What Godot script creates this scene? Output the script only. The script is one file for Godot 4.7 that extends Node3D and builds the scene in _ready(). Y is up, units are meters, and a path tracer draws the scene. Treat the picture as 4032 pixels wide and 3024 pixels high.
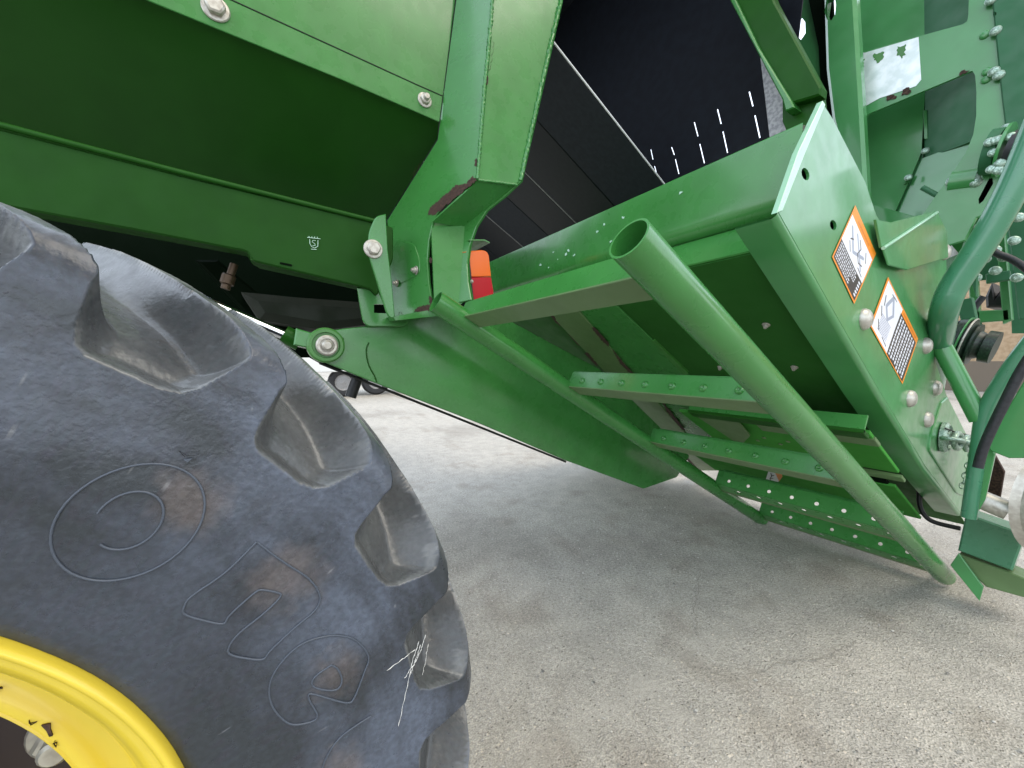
extends Node3D
# The rear corner of a green round baler on a concrete yard, seen from close by under a bright overcast sky.
# Axes: x runs along the machine towards its rear, y up, z out of its side towards the viewer. Units are metres.

const BASE := Vector3(0.9, 0.0, -1.4)      # the machine's base point on the ground
var rng := RandomNumberGenerator.new()
var M := {}
var baler: Node3D
var tyre_section := []       # Vector3(path, radius, depth) of the outer tyre profile

func V(x, y, z) -> Vector3:
	return Vector3(x, y, z)

# ---------------------------------------------------------------- nodes
func root_thing(called: String, label: String, category: String, at: Vector3) -> Node3D:
	var o := Node3D.new()
	o.name = called
	add_child(o, true)
	o.position = at
	o.set_meta("label", label)
	o.set_meta("category", category)
	return o

func holder(called: String, parent: Node3D) -> Node3D:
	var o := Node3D.new()
	o.name = called
	parent.add_child(o, true)
	return o

func world_of(n: Node) -> Vector3:
	var p := Vector3.ZERO
	while n != self:
		p += (n as Node3D).position
		n = n.get_parent()
	return p

# a mesh whose vertices are world positions, hung under parent
func put(called: String, st: SurfaceTool, mat: Material, parent: Node) -> MeshInstance3D:
	var o := MeshInstance3D.new()
	o.name = called
	o.mesh = st.commit()
	o.material_override = mat
	parent.add_child(o, true)
	o.position = Vector3.ZERO - (world_of(parent) if parent != self else Vector3.ZERO)
	return o

func begin() -> SurfaceTool:
	var st := SurfaceTool.new()
	st.begin(Mesh.PRIMITIVE_TRIANGLES)
	return st

# ---------------------------------------------------------------- shapes
func tri(st: SurfaceTool, a: Vector3, b: Vector3, c: Vector3, n: Vector3) -> void:
	st.set_normal(n)
	if (b - a).cross(c - a).dot(n) > 0.0:
		st.add_vertex(a); st.add_vertex(c); st.add_vertex(b)
	else:
		st.add_vertex(a); st.add_vertex(b); st.add_vertex(c)

func quad(st: SurfaceTool, a: Vector3, b: Vector3, c: Vector3, d: Vector3, n: Vector3) -> void:
	tri(st, a, b, c, n)
	tri(st, a, c, d, n)

func vtx(st: SurfaceTool, p: Vector3, n: Vector3) -> void:
	st.set_normal(n)
	st.add_vertex(p)

func squad(st: SurfaceTool, a: Vector3, na: Vector3, b: Vector3, nb: Vector3, c: Vector3, nc: Vector3, d: Vector3, nd: Vector3) -> void:
	var flip: bool = (b - a).cross(c - a).dot(na + nb + nc) > 0.0
	if flip:
		vtx(st, a, na); vtx(st, c, nc); vtx(st, b, nb)
		vtx(st, a, na); vtx(st, d, nd); vtx(st, c, nc)
	else:
		vtx(st, a, na); vtx(st, b, nb); vtx(st, c, nc)
		vtx(st, a, na); vtx(st, c, nc); vtx(st, d, nd)

func newell(pts: Array) -> Vector3:
	var n := Vector3.ZERO
	for i in pts.size():
		var a: Vector3 = pts[i]
		var b: Vector3 = pts[(i + 1) % pts.size()]
		n += Vector3((a.y - b.y) * (a.z + b.z), (a.z - b.z) * (a.x + b.x), (a.x - b.x) * (a.y + b.y))
	return n.normalized()

func area2(p: PackedVector2Array) -> float:
	var s := 0.0
	for i in p.size():
		s += p[i].cross(p[(i + 1) % p.size()])
	return s * 0.5

func inset(p: PackedVector2Array, w: float) -> PackedVector2Array:
	var out := PackedVector2Array()
	var n := p.size()
	for i in n:
		var a := (p[i] - p[(i + n - 1) % n]).normalized()
		var b := (p[(i + 1) % n] - p[i]).normalized()
		var na := Vector2(-a.y, a.x)
		var nb := Vector2(-b.y, b.x)
		var m := na + nb
		var l := maxf(m.length_squared(), 0.35)
		out.append(p[i] + m * (2.0 * w / l))
	return out

func circle2(c: Vector2, rx: float, ry := -1.0, n := 14) -> PackedVector2Array:
	var out := PackedVector2Array()
	for i in n:
		var a := TAU * i / n
		out.append(c + Vector2(cos(a) * rx, sin(a) * (rx if ry < 0.0 else ry)))
	return out

# the outer outline less the holes, as simple polygons
func simple_pieces(outer: PackedVector2Array, holes: Array) -> Array:
	if holes.is_empty():
		return [outer]
	var xs := []
	for h in holes:
		var s := Vector2.ZERO
		for q in h:
			s += q
		xs.append(s.x / h.size())
	xs.sort()
	var cuts := [-1e3]
	for x in xs:
		if x - cuts[-1] > 1e-5:
			cuts.append(x)
	cuts.append(1e3)
	var out := []
	for i in cuts.size() - 1:
		var strip := PackedVector2Array([Vector2(cuts[i], -1e3), Vector2(cuts[i + 1], -1e3), Vector2(cuts[i + 1], 1e3), Vector2(cuts[i], 1e3)])
		var pcs: Array = Geometry2D.intersect_polygons(outer, strip)
		for h in holes:
			var nxt := []
			for pc in pcs:
				for r in Geometry2D.clip_polygons(pc, h):
					nxt.append(r)
			pcs = nxt
		out.append_array(pcs)
	return out

# a flat plate: outline in world space, thickness vector, chamfered front edge, holes as outlines on its face
func plate(st: SurfaceTool, pts: Array, back: Vector3, bevel := 0.0015, holes := []) -> void:
	var n := newell(pts)
	var o: Vector3 = pts[0]
	if n.dot(back) > 0.0:
		n = -n
	var e1: Vector3 = ((pts[1] as Vector3) - o).normalized()
	var e2 := n.cross(e1)
	var to2 := func(p: Vector3) -> Vector2: return Vector2((p - o).dot(e1), (p - o).dot(e2))
	var to3 := func(p: Vector2) -> Vector3: return o + e1 * p.x + e2 * p.y
	var p2 := PackedVector2Array()
	for p in pts:
		p2.append(to2.call(p))
	if area2(p2) < 0.0:
		p2.reverse()
	var hs := []
	for h in holes:
		var h2 := PackedVector2Array()
		for p in h:
			h2.append(to2.call(p))
		if area2(h2) < 0.0:
			h2.reverse()
		hs.append(h2)
	var face := inset(p2, bevel) if bevel > 0.0 else p2
	var bdir := back.normalized()
	for side in 2:
		for pc in simple_pieces(face if side == 0 else p2, hs):
			var ids := Geometry2D.triangulate_polygon(pc)
			for k in range(0, ids.size(), 3):
				var off := Vector3.ZERO if side == 0 else back
				tri(st, to3.call(pc[ids[k]]) + off, to3.call(pc[ids[k + 1]]) + off, to3.call(pc[ids[k + 2]]) + off, n if side == 0 else -n)
	var m := p2.size()
	for i in m:
		var j := (i + 1) % m
		var a: Vector3 = to3.call(p2[i])
		var b: Vector3 = to3.call(p2[j])
		var ed := p2[j] - p2[i]
		var en: Vector3 = (e1 * ed.y - e2 * ed.x).normalized()
		if bevel > 0.0:
			var fa: Vector3 = to3.call(face[i])
			var fb: Vector3 = to3.call(face[j])
			var da := a + bdir * bevel
			var db := b + bdir * bevel
			quad(st, fa, fb, db, da, (n + en).normalized())
			quad(st, da, db, b + back, a + back, en)
		else:
			quad(st, a, b, b + back, a + back, en)
	for h in hs:
		for i in h.size():
			var j: int = (i + 1) % h.size()
			var a: Vector3 = to3.call(h[i])
			var b: Vector3 = to3.call(h[j])
			var ed: Vector2 = h[j] - h[i]
			quad(st, a, b, b + back, a + back, -(e1 * ed.y - e2 * ed.x).normalized())

# corners of a path rounded off
func fillet(pts: Array, r: float, n := 6) -> Array:
	var out := [pts[0]]
	for i in range(1, pts.size() - 1):
		var p: Vector3 = pts[i]
		var a: Vector3 = pts[i - 1]
		var b: Vector3 = pts[i + 1]
		var ra := minf(r, (a - p).length() * 0.48)
		var rb := minf(r, (b - p).length() * 0.48)
		var pa := p + (a - p).normalized() * ra
		var pb := p + (b - p).normalized() * rb
		for k in n + 1:
			var t := float(k) / n
			out.append(pa.lerp(p, t).lerp(p.lerp(pb, t), t))
	out.append(pts[-1])
	return out

# a round bar or pipe along a path; wall > 0 leaves it open at both ends; lump adds an uneven (welded) skin
func tube(st: SurfaceTool, path: Array, r: float, seg := 20, wall := 0.0, r_end := -1.0, cut0 := Vector3.ZERO, cut1 := Vector3.ZERO, lump := 0.0) -> void:
	var n := path.size()
	var dirs := []
	for i in n:
		var a: Vector3 = path[maxi(i - 1, 0)]
		var b: Vector3 = path[mini(i + 1, n - 1)]
		dirs.append((b - a).normalized())
	var d0: Vector3 = dirs[0]
	var side := d0.cross(Vector3.UP if absf(d0.y) < 0.9 else Vector3.RIGHT).normalized()
	var rings := []
	var norms := []
	for i in n:
		var d: Vector3 = dirs[i]
		side = (side - d * side.dot(d)).normalized()
		var up := d.cross(side)
		var ring := []
		var nn := []
		var rr := r if r_end < 0.0 else lerpf(r, r_end, float(i) / (n - 1))
		for k in seg:
			var a := TAU * k / seg
			var v := side * cos(a) + up * sin(a)
			var q := rr
			if lump > 0.0:
				q *= 1.0 + lump * (rng.randf() - 0.5) + lump * 0.5 * sin(i * 2.1)
			var off := v * q
			if i == 0 and cut0 != Vector3.ZERO:
				off -= d * (off.dot(cut0) / d.dot(cut0))
			if i == n - 1 and cut1 != Vector3.ZERO:
				off -= d * (off.dot(cut1) / d.dot(cut1))
			ring.append((path[i] as Vector3) + off)
			nn.append(v)
		rings.append(ring)
		norms.append(nn)
	var inner := (r - wall) / r
	for i in n - 1:
		for k in seg:
			var k2 := (k + 1) % seg
			squad(st, rings[i][k], norms[i][k], rings[i][k2], norms[i][k2], rings[i + 1][k2], norms[i + 1][k2], rings[i + 1][k], norms[i + 1][k])
			if wall > 0.0:
				var c0: Vector3 = path[i]
				var c1: Vector3 = path[i + 1]
				squad(st, c0 + (rings[i][k] - c0) * inner, -norms[i][k], c0 + (rings[i][k2] - c0) * inner, -norms[i][k2], c1 + (rings[i + 1][k2] - c1) * inner, -norms[i + 1][k2], c1 + (rings[i + 1][k] - c1) * inner, -norms[i + 1][k])
	for e in 2:
		var i := 0 if e == 0 else n - 1
		var c: Vector3 = path[i]
		var nd: Vector3 = -dirs[0] if e == 0 else dirs[n - 1]
		for k in seg:
			var k2 := (k + 1) % seg
			if wall > 0.0:
				quad(st, rings[i][k], rings[i][k2], c + (rings[i][k2] - c) * inner, c + (rings[i][k] - c) * inner, nd)
			else:
				tri(st, c, rings[i][k], rings[i][k2], nd)

# a turned shape: profile of (radius, height along axis)
func lathe(st: SurfaceTool, c: Vector3, axis: Vector3, prof: Array, seg := 24, smooth := false) -> void:
	axis = axis.normalized()
	var s := axis.cross(Vector3.UP if absf(axis.y) < 0.9 else Vector3.RIGHT).normalized()
	var u := axis.cross(s)
	var m := prof.size()
	var pn := []
	for i in m:
		var a: Vector2 = prof[maxi(i - 1, 0)]
		var b: Vector2 = prof[mini(i + 1, m - 1)]
		var d := (b - a).normalized()
		pn.append(Vector2(d.y, -d.x))
	for i in m - 1:
		var a: Vector2 = prof[i]
		var b: Vector2 = prof[i + 1]
		var fd := (b - a).normalized()
		var fn := Vector2(fd.y, -fd.x)
		for k in seg:
			var t0 := TAU * k / seg
			var t1 := TAU * (k + 1) / seg
			var v0 := s * cos(t0) + u * sin(t0)
			var v1 := s * cos(t1) + u * sin(t1)
			var na: Vector2 = pn[i] if smooth else fn
			var nb: Vector2 = pn[i + 1] if smooth else fn
			squad(st, c + v0 * a.x + axis * a.y, v0 * na.x + axis * na.y, c + v1 * a.x + axis * a.y, v1 * na.x + axis * na.y,
				c + v1 * b.x + axis * b.y, v1 * nb.x + axis * nb.y, c + v0 * b.x + axis * b.y, v0 * nb.x + axis * nb.y)

# hexagon bolt: washer flange, chamfered hexagon and, if a stud, a thread end
func bolt(parent: Node, at: Vector3, axis: Vector3, r: float, mat: Material, called := "bolt", stud := false, round_head := false) -> MeshInstance3D:
	var st := begin()
	axis = axis.normalized()
	if round_head:
		lathe(st, at, axis, [Vector2(r, 0), Vector2(r, r * 0.16), Vector2(r * 0.85, r * 0.42), Vector2(r * 0.55, r * 0.6), Vector2(r * 0.001, r * 0.66)], 20, true)
		return put(called, st, mat, parent)
	lathe(st, at, axis, [Vector2(r * 1.0, 0), Vector2(r * 1.02, r * 0.12), Vector2(r * 0.95, r * 0.2), Vector2(r * 0.5, r * 0.26)], 24)
	lathe(st, at, axis, [Vector2(r * 0.74, r * 0.15), Vector2(r * 0.74, r * 0.66), Vector2(r * 0.6, r * 0.78), Vector2(0.0001, r * 0.78)], 6)
	if stud:
		lathe(st, at, axis, [Vector2(r * 0.42, r * 0.7), Vector2(r * 0.42, r * 1.15), Vector2(r * 0.32, r * 1.25), Vector2(0.0001, r * 1.25)], 16)
	return put(called, st, mat, parent)

# an uneven patch where the paint has come off
func chip(parent: Node, pts: Array, n: Vector3, called := "rust_patch", mat: Material = null) -> void:
	var out := []
	for i in pts.size():
		var a: Vector3 = pts[i]
		var b: Vector3 = pts[(i + 1) % pts.size()]
		var k := clampi(int((b - a).length() / 0.005), 1, 24)
		var nrm := (b - a).cross(n).normalized()
		for j in k:
			out.append(a.lerp(b, float(j) / k) + nrm * rng.randf_range(-0.0045, 0.0035))
	var st := begin()
	plate(st, out, -n * 0.0016, 0.0)
	var o := put(called, st, mat if mat else M.rust, parent)
	o.position += n * 0.0008

func weld(parent: Node, pts: Array, r: float, mat: Material) -> void:
	var path := []
	for i in pts.size() - 1:
		var a: Vector3 = pts[i]
		var b: Vector3 = pts[i + 1]
		var k := maxi(int((b - a).length() / (r * 0.8)), 2)
		for j in k:
			path.append(a.lerp(b, float(j) / k) + V(rng.randf_range(-1, 1), rng.randf_range(-1, 1), rng.randf_range(-1, 1)) * r * 0.22)
	path.append(pts[-1])
	var st := begin()
	tube(st, path, r, 8, 0.0, -1.0, Vector3.ZERO, Vector3.ZERO, 0.5)
	put("weld_bead", st, mat, parent)

func sheet(called: String, parent: Node, pts: Array, back: Vector3, mat: Material, bevel := 0.0015, holes := []) -> MeshInstance3D:
	var st := begin()
	plate(st, pts, back, bevel, holes)
	return put(called, st, mat, parent)

# ---------------------------------------------------------------- materials
func noise_tex(freq: float, lo: Color, hi: Color, seed_: int, size := 512, oct := 5, ramp_lo := 0.3, ramp_hi := 0.7) -> NoiseTexture2D:
	var f := FastNoiseLite.new()
	f.seed = seed_
	f.noise_type = FastNoiseLite.TYPE_SIMPLEX_SMOOTH
	f.frequency = freq
	f.fractal_octaves = oct
	var g := Gradient.new()
	g.offsets = PackedFloat32Array([ramp_lo, ramp_hi])
	g.colors = PackedColorArray([lo, hi])
	var t := NoiseTexture2D.new()
	t.width = size
	t.height = size
	t.seamless = true
	t.noise = f
	t.color_ramp = g
	return t

func paint(c: Color, rough := 0.3, coat := 0.6, seed_ := 1, scale := 1.3) -> StandardMaterial3D:
	var m := StandardMaterial3D.new()
	m.albedo_color = c
	m.albedo_texture = noise_tex(0.008, Color(0.945, 0.95, 0.94), Color(1, 1, 1), seed_, 512, 4)
	m.roughness = 1.0
	m.roughness_texture = noise_tex(0.02, Color(rough * 0.75, 0, 0).lerp(Color(1, 1, 1), 0.0), Color(rough * 1.35, rough * 1.35, rough * 1.35), seed_ + 7)
	(m.roughness_texture as NoiseTexture2D).color_ramp.colors = PackedColorArray([Color(rough * 0.9, rough * 0.9, rough * 0.9), Color(rough * 1.15, rough * 1.15, rough * 1.15)])
	m.roughness_texture_channel = BaseMaterial3D.TEXTURE_CHANNEL_RED
	m.clearcoat_enabled = coat > 0.0
	m.clearcoat = coat
	m.clearcoat_roughness = 0.12
	m.uv1_triplanar = true
	m.uv1_scale = Vector3.ONE * scale
	return m

func plain(c: Color, rough: float, metal := 0.0) -> StandardMaterial3D:
	var m := StandardMaterial3D.new()
	m.albedo_color = c
	m.roughness = rough
	m.metallic = metal
	return m

func rough_look(c1: Color, c2: Color, rough: float, scale: float, seed_: int, metal := 0.0) -> StandardMaterial3D:
	var m := StandardMaterial3D.new()
	m.albedo_texture = noise_tex(0.03, c1, c2, seed_)
	m.roughness = rough
	m.metallic = metal
	m.uv1_triplanar = true
	m.uv1_scale = Vector3.ONE * scale
	return m

func make_materials() -> void:
	M.green = paint(Color(0.225, 0.495, 0.225), 0.28, 0.4, 3)
	M.green_dull = paint(Color(0.24, 0.48, 0.20), 0.45, 0.25, 13, 1.7)
	M.green_dark = paint(Color(0.125, 0.31, 0.09), 0.35, 0.0, 23)  # darker copy of the green; shade on low panels put in colour
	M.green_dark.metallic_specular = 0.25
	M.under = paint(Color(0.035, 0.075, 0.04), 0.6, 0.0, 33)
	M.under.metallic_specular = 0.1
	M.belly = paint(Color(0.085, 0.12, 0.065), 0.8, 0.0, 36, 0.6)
	M.floor = paint(Color(0.17, 0.37, 0.15), 0.6, 0.0, 37)
	M.floor.metallic_specular = 0.2
	M.dust = paint(Color(0.36, 0.47, 0.29), 0.5, 0.15, 38)
	M.rail = paint(Color(0.125, 0.285, 0.095), 0.45, 0.0, 39)  # rail green darkened, the shadow it stands in painted in
	M.rail.metallic_specular = 0.2
	M.tray = paint(Color(0.27, 0.55, 0.24), 0.7, 0.0, 40)
	M.tray.metallic_specular = 0.12
	M.white = plain(Color(0.85, 0.86, 0.86), 0.5)
	M.groove = plain(Color(0.05, 0.12, 0.05), 0.7)
	M.teal = paint(Color(0.25, 0.50, 0.37), 0.3, 0.5, 43)
	M.yellow = paint(Color(0.89, 0.79, 0.25), 0.35, 0.4, 53)
	M.zinc = rough_look(Color(0.66, 0.64, 0.60), Color(0.76, 0.75, 0.71), 0.42, 3.0, 63, 0.55)
	M.chrome = plain(Color(0.86, 0.87, 0.88), 0.12, 1.0)
	M.rust = rough_look(Color(0.17, 0.11, 0.085), Color(0.31, 0.22, 0.18), 0.85, 6.0, 73)
	M.rubber_black = rough_look(Color(0.10, 0.105, 0.12), Color(0.15, 0.155, 0.17), 0.55, 4.0, 83)
	M.belt = rough_look(Color(0.15, 0.165, 0.19), Color(0.18, 0.195, 0.22), 0.6, 2.0, 93)
	M.belt.metallic_specular = 0.4
	M.belt_dark = rough_look(Color(0.10, 0.112, 0.13), Color(0.125, 0.137, 0.155), 0.5, 2.0, 94)
	M.pale_metal = rough_look(Color(0.52, 0.52, 0.53), Color(0.66, 0.66, 0.66), 0.5, 3.0, 103, 0.3)
	M.black = plain(Color(0.05, 0.05, 0.055), 0.5)
	M.brass = plain(Color(0.30, 0.24, 0.18), 0.45, 0.6)
	M.amber = plain(Color(0.90, 0.42, 0.14), 0.3)
	M.red = plain(Color(0.70, 0.10, 0.15), 0.3)
	M.lit_edge = paint(Color(0.62, 0.80, 0.68), 0.3, 0.5, 111)  # pale green; light caught along folds put into the colour
	M.worn = rough_look(Color(0.82, 0.86, 0.85), Color(0.92, 0.94, 0.94), 0.3, 1.0, 113, 0.3)  # pale, slightly metallic tone of the upright panel's patch
	M.speck = plain(Color(0.72, 0.86, 0.78), 0.6)
	M.strap = plain(Color(0.75, 0.22, 0.20), 0.6)

# ---------------------------------------------------------------- wheel
var TYRE_C: Vector3 = V(-0.4000,0.6280,-0.4346)
const PITCH := 15.0
const SKEW := 62.0
const POCKET := [Vector2(29.56, 0.5861), Vector2(29.98, 0.5702), Vector2(30.43, 0.5520), Vector2(30.92, 0.5412), Vector2(31.85, 0.5353), Vector2(34.46, 0.5350), Vector2(37.11, 0.5359), Vector2(38.66, 0.5412), Vector2(39.48, 0.5517), Vector2(40.05, 0.5715), Vector2(40.53, 0.5899)]

func sample(prof: Array, x: float) -> Vector2:     # prof: Vector3(path, radius, depth)
	for i in prof.size() - 1:
		if x <= prof[i + 1].x:
			var t: float = (x - prof[i].x) / maxf(prof[i + 1].x - prof[i].x, 1e-6)
			return Vector2(lerpf(prof[i].y, prof[i + 1].y, t), lerpf(prof[i].z, prof[i + 1].z, t))
	return Vector2(prof[-1].y, prof[-1].z)

func catmull(pts: Array, n: int) -> Array:
	var out := []
	for i in pts.size() - 1:
		var p0: Vector2 = pts[maxi(i - 1, 0)]
		var p1: Vector2 = pts[i]
		var p2: Vector2 = pts[i + 1]
		var p3: Vector2 = pts[mini(i + 2, pts.size() - 1)]
		for k in n:
			out.append(p1.cubic_interpolate(p2, p0, p3, float(k) / n))
	out.append(pts[-1])
	return out

func build_tyre(wheel: Node3D) -> void:
	var top := catmull([Vector2(0.322, 0.018), Vector2(0.338, 0.007), Vector2(0.40, 0.0), Vector2(0.46, -0.006), Vector2(0.52, -0.002), Vector2(0.572, 0.0), Vector2(0.596, 0.004), Vector2(0.608, 0.012), Vector2(0.6155, 0.026), Vector2(0.6200, 0.055), Vector2(0.6265, 0.12), Vector2(0.634, 0.2), Vector2(0.638, 0.28)], 6)
	var low := catmull([Vector2(0.322, 0.018), Vector2(0.338, 0.007), Vector2(0.40, 0.0), Vector2(0.46, -0.006), Vector2(0.52, 0.005), Vector2(0.538, 0.022), Vector2(0.547, 0.037), Vector2(0.553, 0.050), Vector2(0.560, 0.066), Vector2(0.567, 0.090), Vector2(0.576, 0.13), Vector2(0.586, 0.2), Vector2(0.592, 0.28)], 6)
	var tp := []
	var lp := []
	var acc := 0.0
	for i in top.size():
		if i > 0:
			acc += (top[i] - top[i - 1]).length()
		tp.append(Vector3(acc, top[i].x, top[i].y))
		lp.append(Vector3(acc, low[i].x, low[i].y))
	var total := acc
	tyre_section = tp
	# path positions of the cross-section, fine over the shoulder
	var vs := []
	var x := 0.0
	while x < total:
		vs.append(x)
		x += 0.006 if x < 0.195 else (0.0019 if x < 0.345 else 0.005)
	vs.append(total)
	var nh := vs.size()
	# path position of a radius on the outer face
	var v_of := func(r: float) -> float:
		for i in tp.size() - 1:
			if tp[i + 1].y >= r:
				return lerpf(tp[i].x, tp[i + 1].x, (r - tp[i].y) / maxf(tp[i + 1].y - tp[i].y, 1e-6))
		return total
	var poly := PackedVector2Array()
	for q in POCKET:
		poly.append(Vector2(deg_to_rad(q.x) * 0.6, v_of.call(q.y)))
	poly.append(Vector2(deg_to_rad(40.6) * 0.6, total + 0.2))
	poly.append(Vector2(deg_to_rad(29.4) * 0.6, total + 0.2))
	var angs := []
	var a := -180.0
	while a < 180.0:
		angs.append(a)
		a += 0.16 if a > 14.0 and a < 106.0 else 0.8
	angs.append(180.0)
	var rows := []
	var n1 := FastNoiseLite.new(); n1.seed = 5; n1.frequency = 14.0; n1.fractal_octaves = 4
	var n2 := FastNoiseLite.new(); n2.seed = 9; n2.frequency = 70.0; n2.fractal_octaves = 3
	var n3 := FastNoiseLite.new(); n3.seed = 19; n3.frequency = 5.0; n3.fractal_octaves = 3
	var n4 := FastNoiseLite.new(); n4.seed = 29; n4.frequency = 1.0; n4.fractal_octaves = 3
	var pos := PackedVector3Array()
	var col := PackedColorArray()
	var nv := nh * 2 - 1
	var brown := [Vector3(46.5, 0.475, 0.036), Vector3(60.0, 0.468, 0.040), Vector3(74.5, 0.462, 0.034), Vector3(88, 0.455, 0.03), Vector3(23, 0.45, 0.04)]
	for ai in angs.size():
		var ang: float = angs[ai]
		for vi in nv:
			var near := vi < nh
			var v: float = vs[vi] if near else vs[nv - 1 - vi]
			var tpt := sample(tp, v)
			var lpt := sample(lp, v)
			var m := 0.0
			if v > 0.19:
				var ae := ang + (0.0 if near else PITCH * 0.5) + SKEW * maxf(tpt.y - 0.004, 0.0) + 4.0 * (1.0 - exp(-maxf(tpt.y - 0.004, 0.0) / 0.03))
				var rel := fposmod(ae - 27.6, PITCH) + 27.6
				var sd := 0.0
				var px := deg_to_rad(rel) * 0.6
				if v > 0.352:
					sd = minf(px - deg_to_rad(29.6) * 0.6, deg_to_rad(40.5) * 0.6 - px)
				else:
					var p := Vector2(px, v)
					sd = 1e3
					for k in poly.size():
						sd = minf(sd, p.distance_to(Geometry2D.get_closest_point_to_segment(p, poly[k], poly[(k + 1) % poly.size()])))
					if not Geometry2D.is_point_in_polygon(p, poly):
						sd = -sd
				m = 0.86 * (1.0 - pow(1.0 - clampf((sd + 0.0015) / 0.034, 0.0, 1.0), 2.6))
			var rd := tpt.lerp(lpt, m)
			var ca := deg_to_rad(ang)
			var dz := rd.y if near else 0.56 - rd.y
			var nx := sin(ca)
			var ny := cos(ca)
			# small wear in the rubber
			var q := Vector3(nx * rd.x, ny * rd.x, dz)
			var g1 := n1.get_noise_3dv(q)
			var g2 := n2.get_noise_3dv(q)
			var g3 := n3.get_noise_3dv(q)
			var rr := rd.x + (g1 * 0.0011 + g2 * 0.0006) * (1.0 if v > 0.212 else 0.4)
			pos.append(Vector3(nx * rr, ny * rr, -dz - g1 * 0.0008))
			# colour: grey rubber, a dust film with bluish sheen painted in, worn lug tops, faint brown stains in the lettering
			var g4 := n4.get_noise_3d(ca * 3.2, rd.x * 34.0, dz * 10.0)
			var g5 := n4.get_noise_3d(ca * 22.0 + rd.x * 40.0, rd.x * 95.0 - ca * 14.0, 7.0)
			var g6 := n2.get_noise_3dv(q * 2.3)
			var c := Color(0.034, 0.040, 0.050)
			var dust := clampf(0.34 + g3 * 1.15 + g4 * 0.4 + g5 * 0.18, 0.0, 1.0)
			dust *= lerpf(0.35, 1.0, smoothstep(0.37, 0.50, rd.x))
			c = c.lerp(Color(0.118, 0.144, 0.196), dust * 0.85)
			if m > 0.02:
				c = Color(0.062, 0.067, 0.072).lerp(Color(0.125, 0.132, 0.132), clampf(0.45 + g3 * 0.5 + g1 * 0.45 + g6 * 0.25, 0.0, 1.0) * lerpf(0.65, 1.0, m))
			elif v > 0.287:
				c = c.lerp(Color(0.34, 0.35, 0.345), clampf((v - 0.287) * 30.0, 0.0, 1.0) * clampf(0.5 + g1 * 0.6 + g3 * 0.3, 0.0, 0.85))
			if m > 0.0005 and m < 0.25 and v < 0.297:
				c = c.lerp(Color(0.22, 0.23, 0.23), clampf(0.30 + 0.4 * g1, 0.0, 0.5))
			if near and v < 0.212:
				for b: Vector3 in brown:
					var dd := Vector2(deg_to_rad(ang - b.x) * b.y, rd.x - b.y).length() / b.z
					if dd < 1.3:
						c = c.lerp(Color(0.17, 0.135, 0.115), clampf((1.0 - dd) * 0.5 + g1 * 0.35 + g5 * 0.2, 0.0, 0.38))
			if g5 > 0.62 and g1 > 0.15:
				c = c.lerp(Color(0.30, 0.31, 0.32), clampf((g5 - 0.5) * 4.0, 0.0, 0.35))
			col.append(c)
	# smooth normals from the grid
	var na := angs.size()
	var nor := PackedVector3Array()
	nor.resize(pos.size())
	for ai in na:
		var a0 := ai - 1 if ai > 0 else na - 2
		var a1 := ai + 1 if ai < na - 1 else 1
		for vi in nv:
			var v0 := maxi(vi - 1, 0)
			var v1 := mini(vi + 1, nv - 1)
			var da := pos[a1 * nv + vi] - pos[a0 * nv + vi]
			var dv := pos[ai * nv + v1] - pos[ai * nv + v0]
			nor[ai * nv + vi] = dv.cross(da).normalized()
	var idx := PackedInt32Array()
	idx.resize((na - 1) * (nv - 1) * 6)
	var w := 0
	for ai in na - 1:
		for vi in nv - 1:
			var i0 := ai * nv + vi
			var i1 := i0 + nv
			idx[w] = i0; idx[w + 1] = i1; idx[w + 2] = i0 + 1
			idx[w + 3] = i0 + 1; idx[w + 4] = i1; idx[w + 5] = i1 + 1
			w += 6
	# normals outward, front faces clockwise
	var probe := nv * 20 + nh - 8
	if nor[probe].dot(Vector3(pos[probe].x, pos[probe].y, 0)) < 0.0:
		for i in nor.size():
			nor[i] = -nor[i]
	var tq := 6 * ((nv - 1) * 20 + nh - 8)
	if (pos[idx[tq + 1]] - pos[idx[tq]]).cross(pos[idx[tq + 2]] - pos[idx[tq]]).dot(nor[idx[tq]]) > 0.0:
		for i in range(0, idx.size(), 3):
			var sw := idx[i + 1]
			idx[i + 1] = idx[i + 2]
			idx[i + 2] = sw
	var arr := []
	arr.resize(Mesh.ARRAY_MAX)
	arr[Mesh.ARRAY_VERTEX] = pos
	arr[Mesh.ARRAY_NORMAL] = nor
	arr[Mesh.ARRAY_COLOR] = col
	arr[Mesh.ARRAY_INDEX] = idx
	var mesh := ArrayMesh.new()
	mesh.add_surface_from_arrays(Mesh.PRIMITIVE_TRIANGLES, arr)
	var mat := StandardMaterial3D.new()
	mat.vertex_color_use_as_albedo = true
	mat.roughness = 0.38
	mat.albedo_texture = noise_tex(0.05, Color(0.9, 0.9, 0.9), Color(1, 1, 1), 201)
	mat.uv1_triplanar = true
	mat.uv1_scale = Vector3.ONE * 5.0
	mat.normal_enabled = true
	var nt := noise_tex(0.06, Color(0, 0, 0), Color(1, 1, 1), 205, 512, 4)
	nt.as_normal_map = true
	nt.bump_strength = 3.0
	mat.normal_texture = nt
	mat.normal_scale = 0.12
	mat.roughness_texture = noise_tex(0.02, Color(0.7, 0.7, 0.7), Color(1, 1, 1), 206)
	M.tyre = mat
	var o := MeshInstance3D.new()
	o.name = "tyre"
	o.mesh = mesh
	o.material_override = mat
	wheel.add_child(o, true)

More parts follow.
